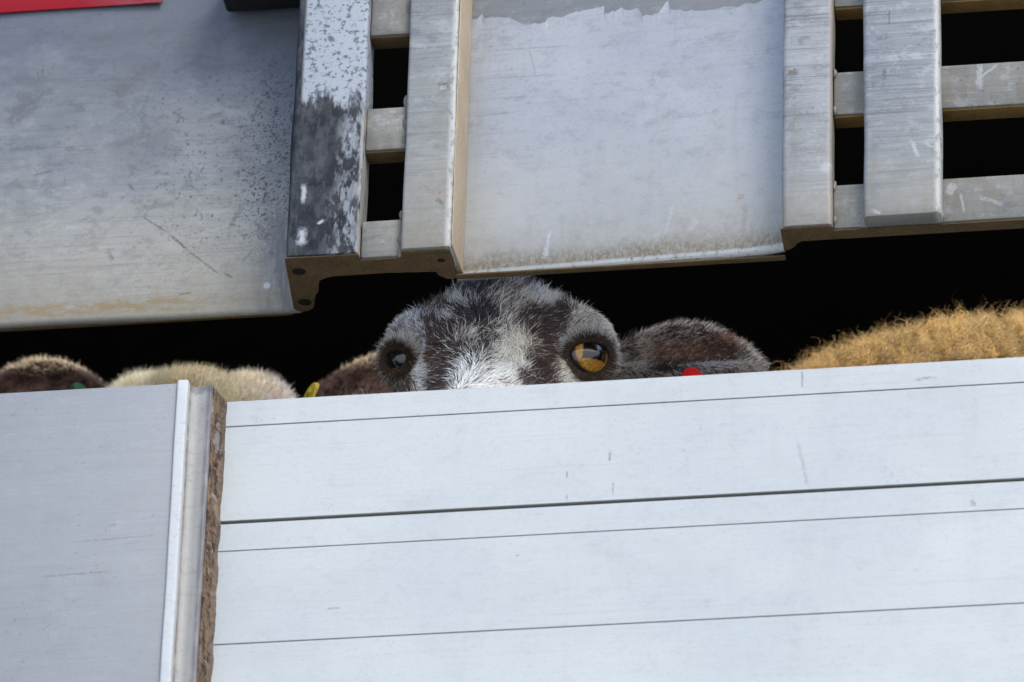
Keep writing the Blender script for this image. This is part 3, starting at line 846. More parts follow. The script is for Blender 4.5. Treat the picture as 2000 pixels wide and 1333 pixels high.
def sample(V, Q, keep, n, seed):
    N = mesh_normals(V, Q)
    tris = np.concatenate([Q[:, [0, 1, 2]], Q[:, [0, 2, 3]]])
    cen = V[tris].mean(1)
    tn = N[tris].mean(1)
    tris = tris[keep(cen, tn)]
    A = np.linalg.norm(np.cross(V[tris[:, 1]] - V[tris[:, 0]], V[tris[:, 2]] - V[tris[:, 0]]), axis=1)
    q = np.random.default_rng(seed)
    pick = q.choice(len(tris), n, p=A / A.sum())
    u, w_ = q.uniform(0, 1, n), q.uniform(0, 1, n)
    fl = u + w_ > 1
    u[fl], w_[fl] = 1 - u[fl], 1 - w_[fl]
    T = tris[pick]
    P = V[T[:, 0]] * (1 - u - w_)[:, None] + V[T[:, 1]] * u[:, None] + V[T[:, 2]] * w_[:, None]
    Nn = N[T[:, 0]] * (1 - u - w_)[:, None] + N[T[:, 1]] * u[:, None] + N[T[:, 2]] * w_[:, None]
    return P, Nn / np.linalg.norm(Nn, axis=1, keepdims=True), q

g = NG('animal_hair')
at = g.t.nodes.new('ShaderNodeAttribute')
at.attribute_name = 'hair_colour'
g.out(at.outputs['Color'], 0.55, 0, 0.35)
M_hair = g.m
g = NG('animal_skin')
at = g.t.nodes.new('ShaderNodeAttribute')
at.attribute_name = 'skin_colour'
g.out(at.outputs['Color'], 0.7, 0, 0.3)
M_skin = g.m

def make_fur(name, parent, roots, dirs, normals, lengths, cols, rad, q, seg=5, bend=0.35, curl=0.0, curl_r=0.0, frizz=0.0):
    n = len(roots)
    t = np.linspace(0, 1, seg + 1)
    droop = np.array((0, 0, -1.0))
    pos = np.empty((n, seg + 1, 3))
    side = np.cross(dirs, normals + 1e-4)
    side /= np.maximum(np.linalg.norm(side, axis=1, keepdims=True), 1e-6)
    side2 = np.cross(dirs, side)
    bvec = q.normal(0, 1, (n, 3)) * 0.35 + droop * 0.12
    ph = q.uniform(0, 6.28, n)
    turns = curl * q.uniform(0.6, 1.4, n)
    for i, tt in enumerate(t):
        p = roots + dirs * (lengths * tt)[:, None] + bvec * (lengths * bend * tt * tt)[:, None]
        if curl:
            a = ph + turns * tt * 6.28
            rr = curl_r * min(1, tt * 3)
            p = p + side * (np.cos(a) * rr)[:, None] + side2 * (np.sin(a) * rr)[:, None] - side * (np.cos(ph) * rr * (1 - tt))[:, None]
        if frizz:
            p = p + q.normal(0, 1, (n, 3)) * frizz * tt
        pos[:, i] = p
    cu = bpy.data.hair_curves.new(name)
    cu.add_curves([seg + 1] * n)
    cu.position_data.foreach_set('vector', pos.reshape(-1).astype(np.float32))
    ra = cu.attributes.new('radius', 'FLOAT', 'POINT') if 'radius' not in cu.attributes else cu.attributes['radius']
    prof = np.maximum(0.12, 1 - t ** 1.6) * rad
    ra.data.foreach_set('value', (prof[None, :] * q.uniform(0.7, 1.3, (n, 1))).reshape(-1).astype(np.float32))
    ca = cu.attributes.new('hair_colour', 'FLOAT_COLOR', 'CURVE')
    ca.data.foreach_set('color', np.concatenate([np.clip(cols, 0.004, 0.95), np.ones((n, 1))], 1).reshape(-1).astype(np.float32))
    return link(name, cu, M_hair, parent)

def skin_mesh(name, V, Q, cols, parent):
    me = bpy.data.meshes.new(name)
    me.vertices.add(len(V))
    me.vertices.foreach_set('co', V.reshape(-1))
    me.loops.add(len(Q) * 4)
    me.loops.foreach_set('vertex_index', Q.reshape(-1))
    me.polygons.add(len(Q))
    me.polygons.foreach_set('loop_start', np.arange(len(Q)) * 4)
    me.update(calc_edges=True)
    me.validate()
    me.polygons.foreach_set('use_smooth', [True] * len(me.polygons))
    a = me.color_attributes.new('skin_colour', 'FLOAT_COLOR', 'POINT')
    a.data.foreach_set('color', np.concatenate([cols, np.ones((len(V), 1))], 1).reshape(-1).astype(np.float32))
    return link(name, me, M_skin, parent)

def sheep_field(lo, hi, h, H, R, chest, rump, deck, wide, ears, eyes=None, sock=0.014, extra=(), flat=1.0):
    """One continuous animal. H = midpoint of the eye line, R = head axes (lateral, out of the face, up the face)."""
    fd = Field(lo, hi, h)
    w3 = lambda l_: H + R @ np.array(l_)
    fd.ellipsoid(H, R, (0, -0.046, 0.015), (0.052, 0.058, 0.043 * flat), 0.02)
    fd.ellipsoid(H, R, (0, -0.026, 0.009), (0.048, 0.040, 0.041 * flat), 0.02)
    for sx in (-1, 1):
        fd.ellipsoid(H, R, (sx * 0.0575, -0.022, 0.010), (0.021, 0.027, 0.018), 0.018)
        fd.capsule(w3((sx * 0.036, -0.030, 0.034)), w3((sx * 0.056, -0.024, 0.014)), 0.016, 0.018, 0.018)
        fd.ellipsoid(H, R, (sx * 0.046, -0.034, -0.026), (0.019, 0.026, 0.024), 0.016)
        fd.capsule(w3((sx * 0.046, -0.05, 0.014)), w3((sx * 0.064, -0.066, 0.02)), 0.022, 0.016, 0.018)
    fd.capsule(w3((0, -0.012, 0.0)), w3((0, -0.014, -0.165)), 0.040, 0.030, 0.03)
    fd.capsule(w3((0, -0.075, -0.01)), w3((0, -0.048, -0.16)), 0.046, 0.026, 0.03)
    chest, rump = np.array(chest), np.array(rump)
    ax = (rump - chest) / np.linalg.norm(rump - chest)
    sd_ = np.array((-ax[1], ax[0], 0))
    fd.capsule(w3((0, -0.085, -0.02)), chest, 0.06, 0.12, 0.05)
    fd.capsule(chest, rump, wide, wide * 1.05, 0.06)
    fd.capsule(chest + (0, 0, -0.06), (chest + rump) / 2 + (0, 0, -0.03), wide * .8, wide * .95, 0.06)
    for base, front in ((chest, 1), (rump, 0)):
        for sx in (-1, 1):
            hip = base + sd_ * sx * wide * 0.55 + np.array((0, 0, -wide * 0.5))
            if front:
                knee = np.array((hip[0], hip[1], deck + 0.19))
                foot = np.array((hip[0], hip[1], deck + 0.02))
                segs = [(hip, knee, 0.06, 0.028), (knee, foot, 0.028, 0.024)]
            else:
                kn = hip - ax * 0.05 + np.array((0, 0, -0.12))
                hock = np.array((*(hip + ax * 0.06)[:2], deck + 0.20))
                foot = np.array((*(hip + ax * 0.03)[:2], deck + 0.02))
                segs = [(hip, kn, 0.09, 0.05), (kn, hock, 0.05, 0.028), (hock, foot, 0.026, 0.024)]
            for a, b, ra, rb in segs:
                fd.capsule(a, b, ra, rb, 0.03)
    fd.capsule(rump + ax * wide * .9, rump + ax * wide * 1.1 + np.array((0, 0, -0.16)), 0.035, 0.02, 0.03)
    for c_, r, k, Rm, Hm in extra:
        fd.ellipsoid(Hm, Rm, c_, r, k)
    for e in eyes or ():
        fd.socket(e, sock)
    for pts, r in ears:
        fd.cloud(pts, r)
    return fd.mesh()

DECK = 3.32
# ================================================================== speckled sheep looking out
H1 = np.array((-0.0285, 0.095, 4.0680))
TILT = math.radians(18)
# head axes: lateral, out of the face (towards -y, tipped up), up the face (up, tipped back)
B = np.stack([(1, 0, 0), (0, -math.cos(TILT), math.sin(TILT)), (0, math.sin(TILT), math.cos(TILT))], 1)
R1 = rot(0, math.radians(2.2), math.radians(0)) @ B
def h1(l): return H1 + R1 @ np.array(l)
EYES = [h1((-0.0590, -0.0150, -0.0100)), h1((0.0615, -0.0145, -0.0120))]
GAZE = [np.array((-0.50, -0.80, -0.32)), np.array((0.50, -0.80, -0.34))]     # where the lids open
LOOK = [np.array((-0.46, -0.80, -0.40)), np.array((0.68, -0.78, -0.19))]       # where the iris points
GAZE = [q_ / np.linalg.norm(q_) for q_ in GAZE]
ER = 0.0170
# near ear stands out sideways, its hollow towards the camera
earR = ear_points(0.108, 0.021, 1.25, 26, 15, -0.0)
Rr = rot(math.radians(-28), math.radians(-4), math.radians(6))
EB = h1((0.066, -0.062, 0.024))
earRw = EB + earR @ Rr.T
earL = ear_points(0.108, 0.021, 1.25, 26, 15, 0.03)
Ml = np.array((-1, 1, 1))
earLw = h1((-0.066, -0.075, -0.006)) + (earL @ rot(math.radians(-28), math.radians(38), math.radians(-50)).T) * Ml
V1, Q1 = sheep_field((-0.30, 0.0, 3.31), (0.22, 1.36, 4.22), 0.004, H1, R1, (-0.03, 0.42, 3.86), (-0.06, 1.02, 3.88), DECK, 0.125,
                     [(earRw, 0.0042), (earLw, 0.0042)], EYES, ER * 0.97)

# coat: how likely a hair is white, in metres across and up the head from the eye line
COAT = [  # u, v, ru, rv, white share, strength
    (0.000, 0.044, 0.10, 0.02, 0.25, 0.6), (0.040, 0.018, 0.022, 0.026, 0.06, 1.0), (-0.046, 0.022, 0.018, 0.022, 0.07, 1.0), (-0.040, 0.000, 0.014, 0.018, 0.12, 0.9), (0.045, -0.008, 0.012, 0.016, 0.12, 0.9),
    (0.030, 0.043, 0.020, 0.005, 0.92, 1.0), (0.005, 0.040, 0.008, 0.014, 0.6, .8), (-0.026, 0.041, 0.012, 0.003, 0.7, 0.9), (-0.034, 0.030, 0.011, 0.003, 0.7, 0.9), (-0.012, 0.036, 0.010, 0.006, 0.25, .8),
    (0.004, 0.020, 0.009, 0.018, 0.62, 1.0), (-0.020, 0.014, 0.010, 0.010, 0.6, .9), (-0.010, 0.028, 0.009, 0.004, 0.06, 1.0), (-0.028, 0.004, 0.010, 0.007, 0.12, .9), (0.012, 0.006, 0.012, 0.012, 0.92, 1.0), (-0.006, 0.012, 0.006, 0.008, 0.25, .8),
    (-0.014, -0.010, 0.017, 0.012, 0.66, 1.0), (0.006, -0.008, 0.010, 0.013, 0.88, 1.0), (-0.006, -0.022, 0.019, 0.011, 0.75, 1.0), (-0.039, -0.008, 0.009, 0.020, 0.07, 1.0), (0.036, -0.012, 0.011, 0.016, 0.09, 1.0), (0.018, -0.012, 0.004, 0.004, 0.2, .8),
    (0.064, 0.030, 0.012, 0.010, 0.75, 0.95), (0.076, 0.020, 0.008, 0.014, 0.6, .9), (0.052, 0.016, 0.005, 0.018, 0.7, .9), (0.050, -0.006, 0.008, 0.016, 0.85, 1.0), (0.066, 0.020, 0.016, 0.005, 0.95, 1.0), (-0.062, 0.020, 0.011, 0.005, 0.85, 1.0), (0.080, 0.004, 0.004, 0.014, 0.8, .8),
    (-0.061, 0.028, 0.010, 0.008, 0.72, .95), (-0.070, 0.016, 0.006, 0.012, 0.6, .9), (-0.052, 0.002, 0.0045, 0.016, 0.85, 1.0), (-0.051, -0.014, 0.005, 0.010, 0.8, .9), (-0.066, 0.014, 0.006, 0.006, 0.2, .8)]
E0 = (EYES[0] + EYES[1]) / 2
def white_share(P):
    d = P - E0
    u, v_ = d @ VIEW_R, d @ VIEW_U
    u = u + 0.003 * value_noise(P, 90, 1)
    v_ = v_ + 0.003 * value_noise(P, 90, 2)
    wv = np.full(len(P), 0.17)
    for cu_, cv, ru, rv, val, st in COAT:
        k = st * np.clip(1.6 * np.exp(-0.5 * (((u - cu_) / ru) ** 2 + ((v_ - cv) / rv) ** 2) * 1.6) - 0.15, 0, 1)
        wv = wv * (1 - k) + val * k
    return wv, u, v_

DKB = np.array((0.045, 0.031, 0.027))
def coat1(P, q, ear=None):
    wv, u, v_ = white_share(P)
    n = len(P)
    wv = np.clip((wv - 0.45) * 1.35 + 0.45 + 0.24 * value_noise(P, 160, 4) + 0.22 * value_noise(P, 330, 14), 0.03, 0.98)
    isw = q.uniform(0, 1, n) < wv
    cream = np.clip(0.45 + 8 * u + 0.25 * value_noise(P, 70, 5), 0, 1)[:, None]
    wcol = np.array((0.84, 0.84, 0.84)) * (1 - cream) + np.array((0.90, 0.82, 0.68)) * cream
    blue = np.clip(1 - np.abs(u + 0.012) / 0.03, 0, 1)[:, None]
    dcol = np.array((0.080, 0.050, 0.042)) * (1 - blue) + np.array((0.032, 0.034, 0.045)) * blue
    c_ = np.where(isw[:, None], wcol * q.uniform(0.75, 1.15, (n, 1)), dcol * q.uniform(0.25, 2.0, (n, 1)) ** 1.2)
    tan_ = (q.uniform(0, 1, n) < 0.07) & ~isw
    c_[tan_] = np.array((0.34, 0.25, 0.20)) * q.uniform(0.5, 1.3, (tan_.sum(), 1))
    return c_

S1 = tag(empty('sheep', (-0.03, 0.42, DECK)), 'dark speckled sheep with white blaze and amber eye peering over the planks', 'sheep', 'sheep in the trailer')
def at_root(o, root):
    o.matrix_parent_inverse = Matrix.Translation(-root.location)
    return o
q = np.random.default_rng(11)
wv, _, _ = white_share(V1)
skc = DKB + wv[:, None] * np.array((0.30, 0.29, 0.28))
N1 = mesh_normals(V1, Q1)
earc = EB + Rr @ np.array((0.06, 0, 0))
in_ear = ((V1 - EB) @ Rr[:, 0] > 0.02) & (np.linalg.norm(V1 - earc, axis=1) < 0.075)
skc[in_ear] = (0.05, 0.028, 0.022)
at_root(skin_mesh('body', V1, Q1, skc, S1), S1)

TOCAM = -np.array(fwd)
def keep1(c_, n_):
    k = (c_[:, 1] < 0.24) & (c_[:, 2] > 3.96) & (n_ @ TOCAM > -0.55)
    for e, gz in zip(EYES, GAZE):
        d = c_ - e
        r = np.linalg.norm(d, axis=1)
        k &= ~((r < ER * 1.06) & (d @ gz > -0.002))
    k &= ~(((c_ - EB) @ Rr[:, 0] > 0.026) & (np.linalg.norm(c_ - earc, axis=1) < 0.075))
    return k
P, Nn, q = sample(V1, Q1, keep1, 60000, 21)
d = P - H1
L = d @ R1
swirl = h1((-0.012, 0.02, -0.085))
flow = P - swirl
flow -= (flow * Nn).sum(1, keepdims=True) * Nn
flow /= np.maximum(np.linalg.norm(flow, axis=1, keepdims=True), 1e-6)
tw = np.stack([value_noise(P, 45, 60 + i) for i in range(3)], 1)
tw -= (tw * Nn).sum(1, keepdims=True) * Nn
lift = np.clip(0.30 + 9 * (L[:, 2] - 0.02), 0.30, 1.1)
dirs = flow * (1.0 - 0.25 * lift[:, None]) + Nn * lift[:, None] + tw * 1.3 + q.normal(0, 0.2, P.shape)
dirs /= np.linalg.norm(dirs, axis=1, keepdims=True)
de = np.minimum(*[np.linalg.norm(P - e, axis=1) for e in EYES])
ln = np.clip(0.0068 + 0.13 * np.clip(L[:, 2] - 0.015, 0, 0.06), 0.006, 0.0125)
ln = ln * np.where(np.abs(L[:, 0]) > 0.060, 0.6, 1.0) * np.clip((de - ER) / 0.020, 0.5, 1) * q.uniform(0.6, 1.35, len(P))
cl = coat1(P, q)
near = np.clip(1 - (de - ER) / 0.0022, 0, 1)[:, None]
brn = np.array((0.085, 0.048, 0.028)) * q.uniform(0.4, 1.6, (len(P), 1))
cl = np.where(q.uniform(0, 1, (len(P), 1)) < near * 0.85, brn, cl)
at_root(make_fur('hair', S1, P, dirs, Nn, ln, cl, 0.00016, q, 5, 0.3), S1)

# coarse guard hairs over the short coat
P, Nn, q = sample(V1, Q1, keep1, 9000, 22)
L = (P - H1) @ R1
flow = P - swirl
flow -= (flow * Nn).sum(1, keepdims=True) * Nn
flow /= np.maximum(np.linalg.norm(flow, axis=1, keepdims=True), 1e-6)
tw = np.stack([value_noise(P, 45, 60 + i) for i in range(3)], 1)
tw -= (tw * Nn).sum(1, keepdims=True) * Nn
lift = np.clip(0.30 + 8 * (L[:, 2] - 0.022), 0.26, 0.9)
dirs = flow * (1.0 - 0.25 * lift[:, None]) + Nn * lift[:, None] + tw * 1.3 + q.normal(0, 0.28, P.shape)
dirs /= np.linalg.norm(dirs, axis=1, keepdims=True)
de = np.minimum(*[np.linalg.norm(P - e, axis=1) for e in EYES])
ln = np.clip(0.0075 + 0.13 * np.clip(L[:, 2] - 0.015, 0, 0.06), 0.007, 0.0135) * np.where(np.abs(L[:, 0]) > 0.060, 0.6, 1.0) * np.clip((de - ER) / 0.020, 0.35, 1) * q.uniform(0.6, 1.3, len(P))
cl = np.clip(coat1(P, q) * 1.1, 0, 0.92)
at_root(make_fur('guard_hair', S1, P, dirs, Nn, ln, cl, 0.00029, q, 5, 0.4), S1)

# ear fur: longer on the rim, short and brown in the hollow
def keep_ear(c_, n_):
    return ((c_ - EB) @ Rr[:, 0] > 0.012) & (np.linalg.norm(c_ - earc, axis=1) < 0.078) & (n_ @ TOCAM > -0.6) & (c_[:, 2] > 3.98)
P, Nn, q = sample(V1, Q1, keep_ear, 16000, 31)
l = (P - EB) @ Rr
s_ = np.clip(l[:, 0] / 0.108, 0, 1)
hollow = np.clip(((Nn @ Rr)[:, 1] * -1 - 0.1) / 0.5, 0, 1) * np.clip((s_ - 0.25) / 0.12, 0, 1) * np.clip((0.93 - s_) / 0.1, 0, 1) * np.clip((0.0215 - l[:, 2]) / 0.004, 0, 1)
out = np.stack([0.75 * np.ones(len(P)), 0 * s_, l[:, 2] * 18], 1) @ Rr.T
dirs = out * 0.8 + Nn * 0.28 + q.normal(0, 0.22, P.shape)
dirs /= np.linalg.norm(dirs, axis=1, keepdims=True)
nz_ = value_noise(P, 120, 6)
wr = np.clip(0.52 + 0.25 * nz_ + 0.25 * (s_ > 0.85) + 0.2 * (s_ < 0.32), 0.05, 1)
isw = q.uniform(0, 1, len(P)) < wr
cl = np.where(isw[:, None], np.array((0.62, 0.56, 0.49)), np.array((0.075, 0.052, 0.042))) * q.uniform(0.6, 1.4, (len(P), 1))
# inside: tan under the upper rim, black pigment with the hollow's shade painted in towards the canal, pale hairs on the lower edge
upz = np.clip((l[:, 2] - 0.004) / 0.012 + 0.35 * nz_, 0, 1)[:, None]
ins = np.array((0.32, 0.17, 0.12)) * upz + np.array((0.012, 0.007, 0.006)) * (1 - upz)
lowedge = np.clip((-l[:, 2] - 0.011) / 0.006, 0, 1)[:, None] * np.clip((s_ - 0.45) / 0.2, 0, 1)[:, None]
ins = ins * (1 - lowedge) + np.array((0.55, 0.52, 0.52)) * lowedge
ins = ins * q.uniform(0.5, 1.5, (len(P), 1))
pk = hollow[:, None] * (q.uniform(0, 1, (len(P), 1)) < 0.88)
cl = cl * (1 - pk) + pk * ins
ln = (0.0056 - 0.0022 * hollow) * q.uniform(0.5, 1.35, len(P))
at_root(make_fur('ear_hair', S1, P, dirs, Nn, ln, cl, 0.00017, q, 4, 0.3), S1)

# eyes
g = NG('sheep_eye')
r_ = g.math('SQRT', g.add(g.mul(g.x, g.x), g.mul(g.y, g.y)))
ir = g.noise((900, 900, 60), 4, 0.7)
col = g.mix(g.ramp(r_, 0.0060, 0.0130), (0.44, 0.225, 0.032), (0.52, 0.28, 0.04))
col = g.mix(g.ramp(ir, 0.4, 0.62, 0, 0.75), col, (0.16, 0.05, 0.008))
col = g.mix(g.ramp(r_, 0.0122, 0.0140), col, (0.016, 0.009, 0.006))
# horizontal slot pupil
pu = g.math('MAXIMUM', g.mul(g.math('ABSOLUTE', g.x), 0.66), g.math('ABSOLUTE', g.y))
col = g.mix(g.ramp(pu, 0.0056, 0.0066, 1, 0), col, (0.003, 0.003, 0.004))
g.out(col, 0.25, 0, 0.5)
g.b.inputs['Coat Weight'].default_value = 0.7
g.b.inputs['Coat Roughness'].default_value = 0.03
M_eye = g.m
M_lid = plain('eyelid_skin', (0.020, 0.012, 0.009), 0.55, 0, 0.3, 300, 0.5, 0.5)
def frame_z(zv, xh):
    zv = Vector(zv).normalized()
    xv = (Vector(xh) - zv * Vector(xh).dot(zv)).normalized()
    yv = zv.cross(xv)
    return Matrix((xv, yv, zv)).transposed()
for e, gz, lk_, sgn in zip(EYES, GAZE, LOOK, (-1, 1)):
    fr_ = frame_z(gz, (sgn * 0.5, 0.1, -0.45 * 0 ) if False else R1[:, 0])
    nlat, nlon = 24, 40
    v, f = [], []
    for i in range(nlat + 1):
        th = math.pi * i / nlat
        bul = 1 + 0.07 * max(0, math.cos(th)) ** 10
        for j in range(nlon):
            a = 2 * math.pi * j / nlon
            v.append((ER * bul * math.sin(th) * math.cos(a), ER * bul * math.sin(th) * math.sin(a), ER * bul * math.cos(th)))
    for i in range(nlat):
        for j in range(nlon):
            f.append((i * nlon + j, i * nlon + (j + 1) % nlon, (i + 1) * nlon + (j + 1) % nlon, (i + 1) * nlon + j))
    eo = from_np('eyeball', v, f, M_eye, S1)
    eo.matrix_world = Matrix.Translation(Vector(e)) @ frame_z(lk_, R1[:, 0]).to_4x4()
    loc = eo.matrix_world.copy()
    eo.matrix_parent_inverse = Matrix.Translation(-S1.location)
    eo.matrix_basis = loc
    # lids: a skin fold with an almond opening
    v, f = [], []
    for i in range(9):
        for j in range(64):
            a = 2 * math.pi * j / 64
            ca, sa = math.cos(a), math.sin(a)
            op = (0.52 if sgn < 0 else 0.94) / math.sqrt((ca / 0.98) ** 2 + (sa / (0.50 if sa > 0 else 0.84)) ** 2)
            th = op + (1.50 - op) * (i - 1) / 7 if i > 0 else op + 0.01
            rr = ER * (1.005 if i == 0 else 1.06 + 0.04 * math.sin(i * 1.1) * (1 if i < 4 else 0) + 0.04 * (i == 2))
            v.append((rr * math.sin(th) * ca, rr * math.sin(th) * sa, rr * math.cos(th)))
    for i in range(8):
        for j in range(64):
            f.append((i * 64 + j, (i + 1) * 64 + j, (i + 1) * 64 + (j + 1) % 64, i * 64 + (j + 1) % 64))
    lo_ = from_np('eyelid', v, f, M_lid, eo)
    lo_.matrix_basis = (frame_z(lk_, R1[:, 0]).transposed() @ fr_).to_4x4()
    # short lashes and hair on the lids
    LV = np.array(v).reshape(9, 64, 3)
    q = np.random.default_rng(90 + sgn)
    nh = 5200
    ii, jj = q.uniform(1.2, 5.5, nh), q.integers(0, 64, nh)
    i0 = ii.astype(int)
    fr0 = (ii - i0)[:, None]
    pr = LV[i0, jj] * (1 - fr0) + LV[np.minimum(i0 + 1, 8), jj] * fr0 + q.normal(0, 0.0004, (nh, 3))
    M3 = np.array(fr_)
    rt = np.array(e) + pr @ M3.T
    nn = (pr / np.linalg.norm(pr, axis=1, keepdims=True))
    tg = np.stack([nn[:, 0], nn[:, 1], -0.5 + 0 * nn[:, 0]], 1)
    dd_ = nn * 0.55 + tg * 0.6 + q.normal(0, 0.2, (nh, 3))
    dd_ = (dd_ / np.linalg.norm(dd_, axis=1, keepdims=True)) @ M3.T
    tone = np.clip((ii - 1.9) / 0.9, 0, 1)[:, None] * np.clip(0.75 + nn[:, 1:2] * 1.2, 0.35, 1)
    ch = np.where(q.uniform(0, 1, (nh, 1)) < 0.85 * tone, np.array((0.80, 0.76, 0.70)), np.array((0.07, 0.043, 0.026))) * q.uniform(0.5, 1.4, (nh, 1))
    at_root(make_fur('eyelid_hair', S1, rt, dd_, nn @ M3.T, 0.0062 * q.uniform(0.4, 1.4, nh), ch, 0.00016, q, 4, 0.3), S1)
# red ear button
M_tag_red = plain('red_plastic', (0.60, 0.004, 0.006), 0.45, 0, 0.1)
M_tag_yel = plain('yellow_plastic', (0.50, 0.36, 0.01), 0.5, 0, 0.15)
M_tag_grn = plain('green_plastic', (0.018, 0.085, 0.008), 0.5, 0, 0.15)
def ear_tag(root, c_, nrm, r, mat, label, flap=None):
    bm = bmesh.new()
    bmesh.ops.create_cone(bm, cap_ends=True, segments=28, radius1=r, radius2=r * 0.9, depth=0.003)
    bmesh.ops.create_cone(bm, cap_ends=True, segments=20, radius1=r * 0.35, radius2=r * 0.3, depth=0.0016, matrix=Matrix.Translation((0, 0, 0.0018)))
    if flap:
        ret = bmesh.ops.create_cube(bm, size=1, matrix=Matrix.Translation((0, -flap * 0.6, 0)) @ Matrix.Diagonal((r * 1.9, flap, 0.002, 1)))
    bevel_bm(bm, 0.0005)
    o = bm_obj('ear_tag', bm, mat, root)
    mw = Matrix.Translation(Vector(c_)) @ Vector(nrm).to_track_quat('Z', 'Y').to_matrix().to_4x4()
    o.matrix_parent_inverse = Matrix.Translation(-root.location)
    o.matrix_basis = mw
    o['label'] = label
    return o
ear_tag(S1, np.array((0.1035, 0.135, 4.0470)), (0.2, -0.85, -0.15), 0.0080, M_tag_red, 'round red button in the ear')

# ================================================================== cream sheep behind
H2 = np.array((-0.2670, 0.22, 4.087))
T2 = math.radians(26)
B2 = np.stack([(1, 0, 0), (0, -math.cos(T2), math.sin(T2)), (0, math.sin(T2), math.cos(T2))], 1)
R2 = rot(0, math.radians(1), math.radians(4)) @ B2
def h2(l): return H2 + R2 @ np.array(l)
e2 = ear_points(0.105, 0.022, 1.2, 24, 13, 0.0)
Ra = rot(math.radians(-25), math.radians(-6), math.radians(5))
Rb = Ra
EA2 = h2((0.078, -0.050, 0.096))
EB2 = h2((-0.074, -0.050, 0.100))
ear2r = EA2 + e2 @ Ra.T
ear2l = EB2 + (e2 @ Rb.T) * Ml
V2, Q2 = sheep_field((-0.75, 0.05, 3.31), (0.0, 1.42, 4.30), 0.005, H2, R2, (-0.36, 0.55, 3.86), (-0.50, 1.12, 3.88), DECK, 0.125,
                     [(ear2r, 0.0045), (ear2l, 0.0045)], extra=[((-0.038, -0.036, 0.056), (0.032, 0.034, 0.030), 0.010, R2, H2), ((0.036, -0.036, 0.055), (0.032, 0.034, 0.030), 0.010, R2, H2)], flat=0.85)
S2 = tag(empty('sheep', (-0.36, 0.55, DECK)), 'cream sheep with brown ears and a yellow tag, only its crown showing', 'sheep', 'sheep in the trailer')
sk2 = np.tile(np.array((0.34, 0.25, 0.14)), (len(V2), 1))
def ear_zone(P, base, Rm, mir):
    l_ = (P - base)
    if mir:
        l_ = l_ * Ml
    l_ = l_ @ Rm
    return l_, (l_[:, 0] > -0.014) & (l_[:, 0] < 0.118) & (np.abs(l_[:, 2]) < 0.045) & (np.abs(l_[:, 1]) < 0.045)
for base, Rm, mir in ((EA2, Ra, False), (EB2, Rb, True)):
    sk2[ear_zone(V2, base, Rm, mir)[1]] = (0.05, 0.024, 0.017)
at_root(skin_mesh('body', V2, Q2, sk2, S2), S2)
def keep2(c_, n_):
    k = (c_[:, 1] < 0.40) & (c_[:, 2] > 4.03) & (n_ @ TOCAM > -0.6)
    for base, Rm, mir in ((EA2, Ra, False), (EB2, Rb, True)):
        k &= ~ear_zone(c_, base, Rm, mir)[1]
    return k
P, Nn, q = sample(V2, Q2, keep2, 42000, 41)
dirs = Nn * 0.7 + np.array((0, 0.1, 0.35)) + q.normal(0, 0.25, P.shape) + 0.5 * np.stack([value_noise(P, 60, 80 + i) for i in range(3)], 1)
dirs /= np.linalg.norm(dirs, axis=1, keepdims=True)
u = (P - H2) @ VIEW_R
gr = np.clip((u - 0.030) / 0.03 + 0.4 * value_noise(P, 60, 9), 0, 1)[:, None]
tan = np.clip(1 - np.abs(u - 0.0) / 0.03 + 0.3 * value_noise(P, 50, 19), 0, 1)[:, None]
cl = np.array((0.93, 0.83, 0.62)) * (1 - tan) + np.array((0.88, 0.73, 0.48)) * tan
cl = cl * (1 - gr * 0.8) + np.array((0.66, 0.62, 0.60)) * gr * 0.8
cl = cl * q.uniform(0.7, 1.25, (len(P), 1))
at_root(make_fur('fleece', S2, P, dirs, Nn, 0.0078 * q.uniform(0.5, 1.2, len(P)), cl, 0.0002, q, 5, 0.4, 0.4, 0.0006), S2)
for base, Rm, mir, sd0 in ((EA2, Ra, False, 51), (EB2, Rb, True, 52)):
    def kz(c_, n_, base=base, Rm=Rm, mir=mir):
        return ear_zone(c_, base, Rm, mir)[1] & (n_ @ TOCAM > -0.6) & (c_[:, 2] > 4.03)
    P, Nn, q = sample(V2, Q2, kz, 9000, sd0)
    l_, _ = ear_zone(P, base, Rm, mir)
    nl = ((Nn * Ml) if mir else Nn) @ Rm
    rim = np.clip((np.abs(l_[:, 2]) - 0.0200) / 0.003, 0, 1)
    inner = np.clip((-nl[:, 1] - 0.05) / 0.4, 0, 1) * (1 - rim)
    ov = np.stack([0.5 + 0 * rim, 0 * rim, l_[:, 2] * 25], 1) @ Rm.T
    if mir: ov = ov * Ml
    dirs = ov * 0.7 + Nn * 0.3 + q.normal(0, 0.2, P.shape)
    dirs /= np.linalg.norm(dirs, axis=1, keepdims=True)
    sp = np.clip(0.45 + 2.4 * value_noise(P, 190, 77), 0, 1)[:, None]
    inc = np.array((0.150, 0.075, 0.045)) * sp + np.array((0.014, 0.008, 0.007)) * (1 - sp)
    cl = inner[:, None] * inc + (1 - inner[:, None]) * np.array((0.62, 0.50, 0.32))
    cl = cl * q.uniform(0.6, 1.3, (len(P), 1))
    at_root(make_fur('ear_hair', S2, P, dirs, Nn, (0.0046 - 0.0014 * inner) * q.uniform(0.6, 1.3, len(P)), cl, 0.00018, q, 4, 0.3), S2)
ear_tag(S2, (-0.1735, 0.188, 4.0850), (-0.75, -0.6, 0.25), 0.0095, M_tag_yel, 'yellow tag in one ear', 0.02)
ear_tag(S2, (-0.3395, 0.192, 4.0995), (0.75, -0.6, 0.25), 0.0085, M_tag_grn, 'dark green tag in the other ear', 0.02)

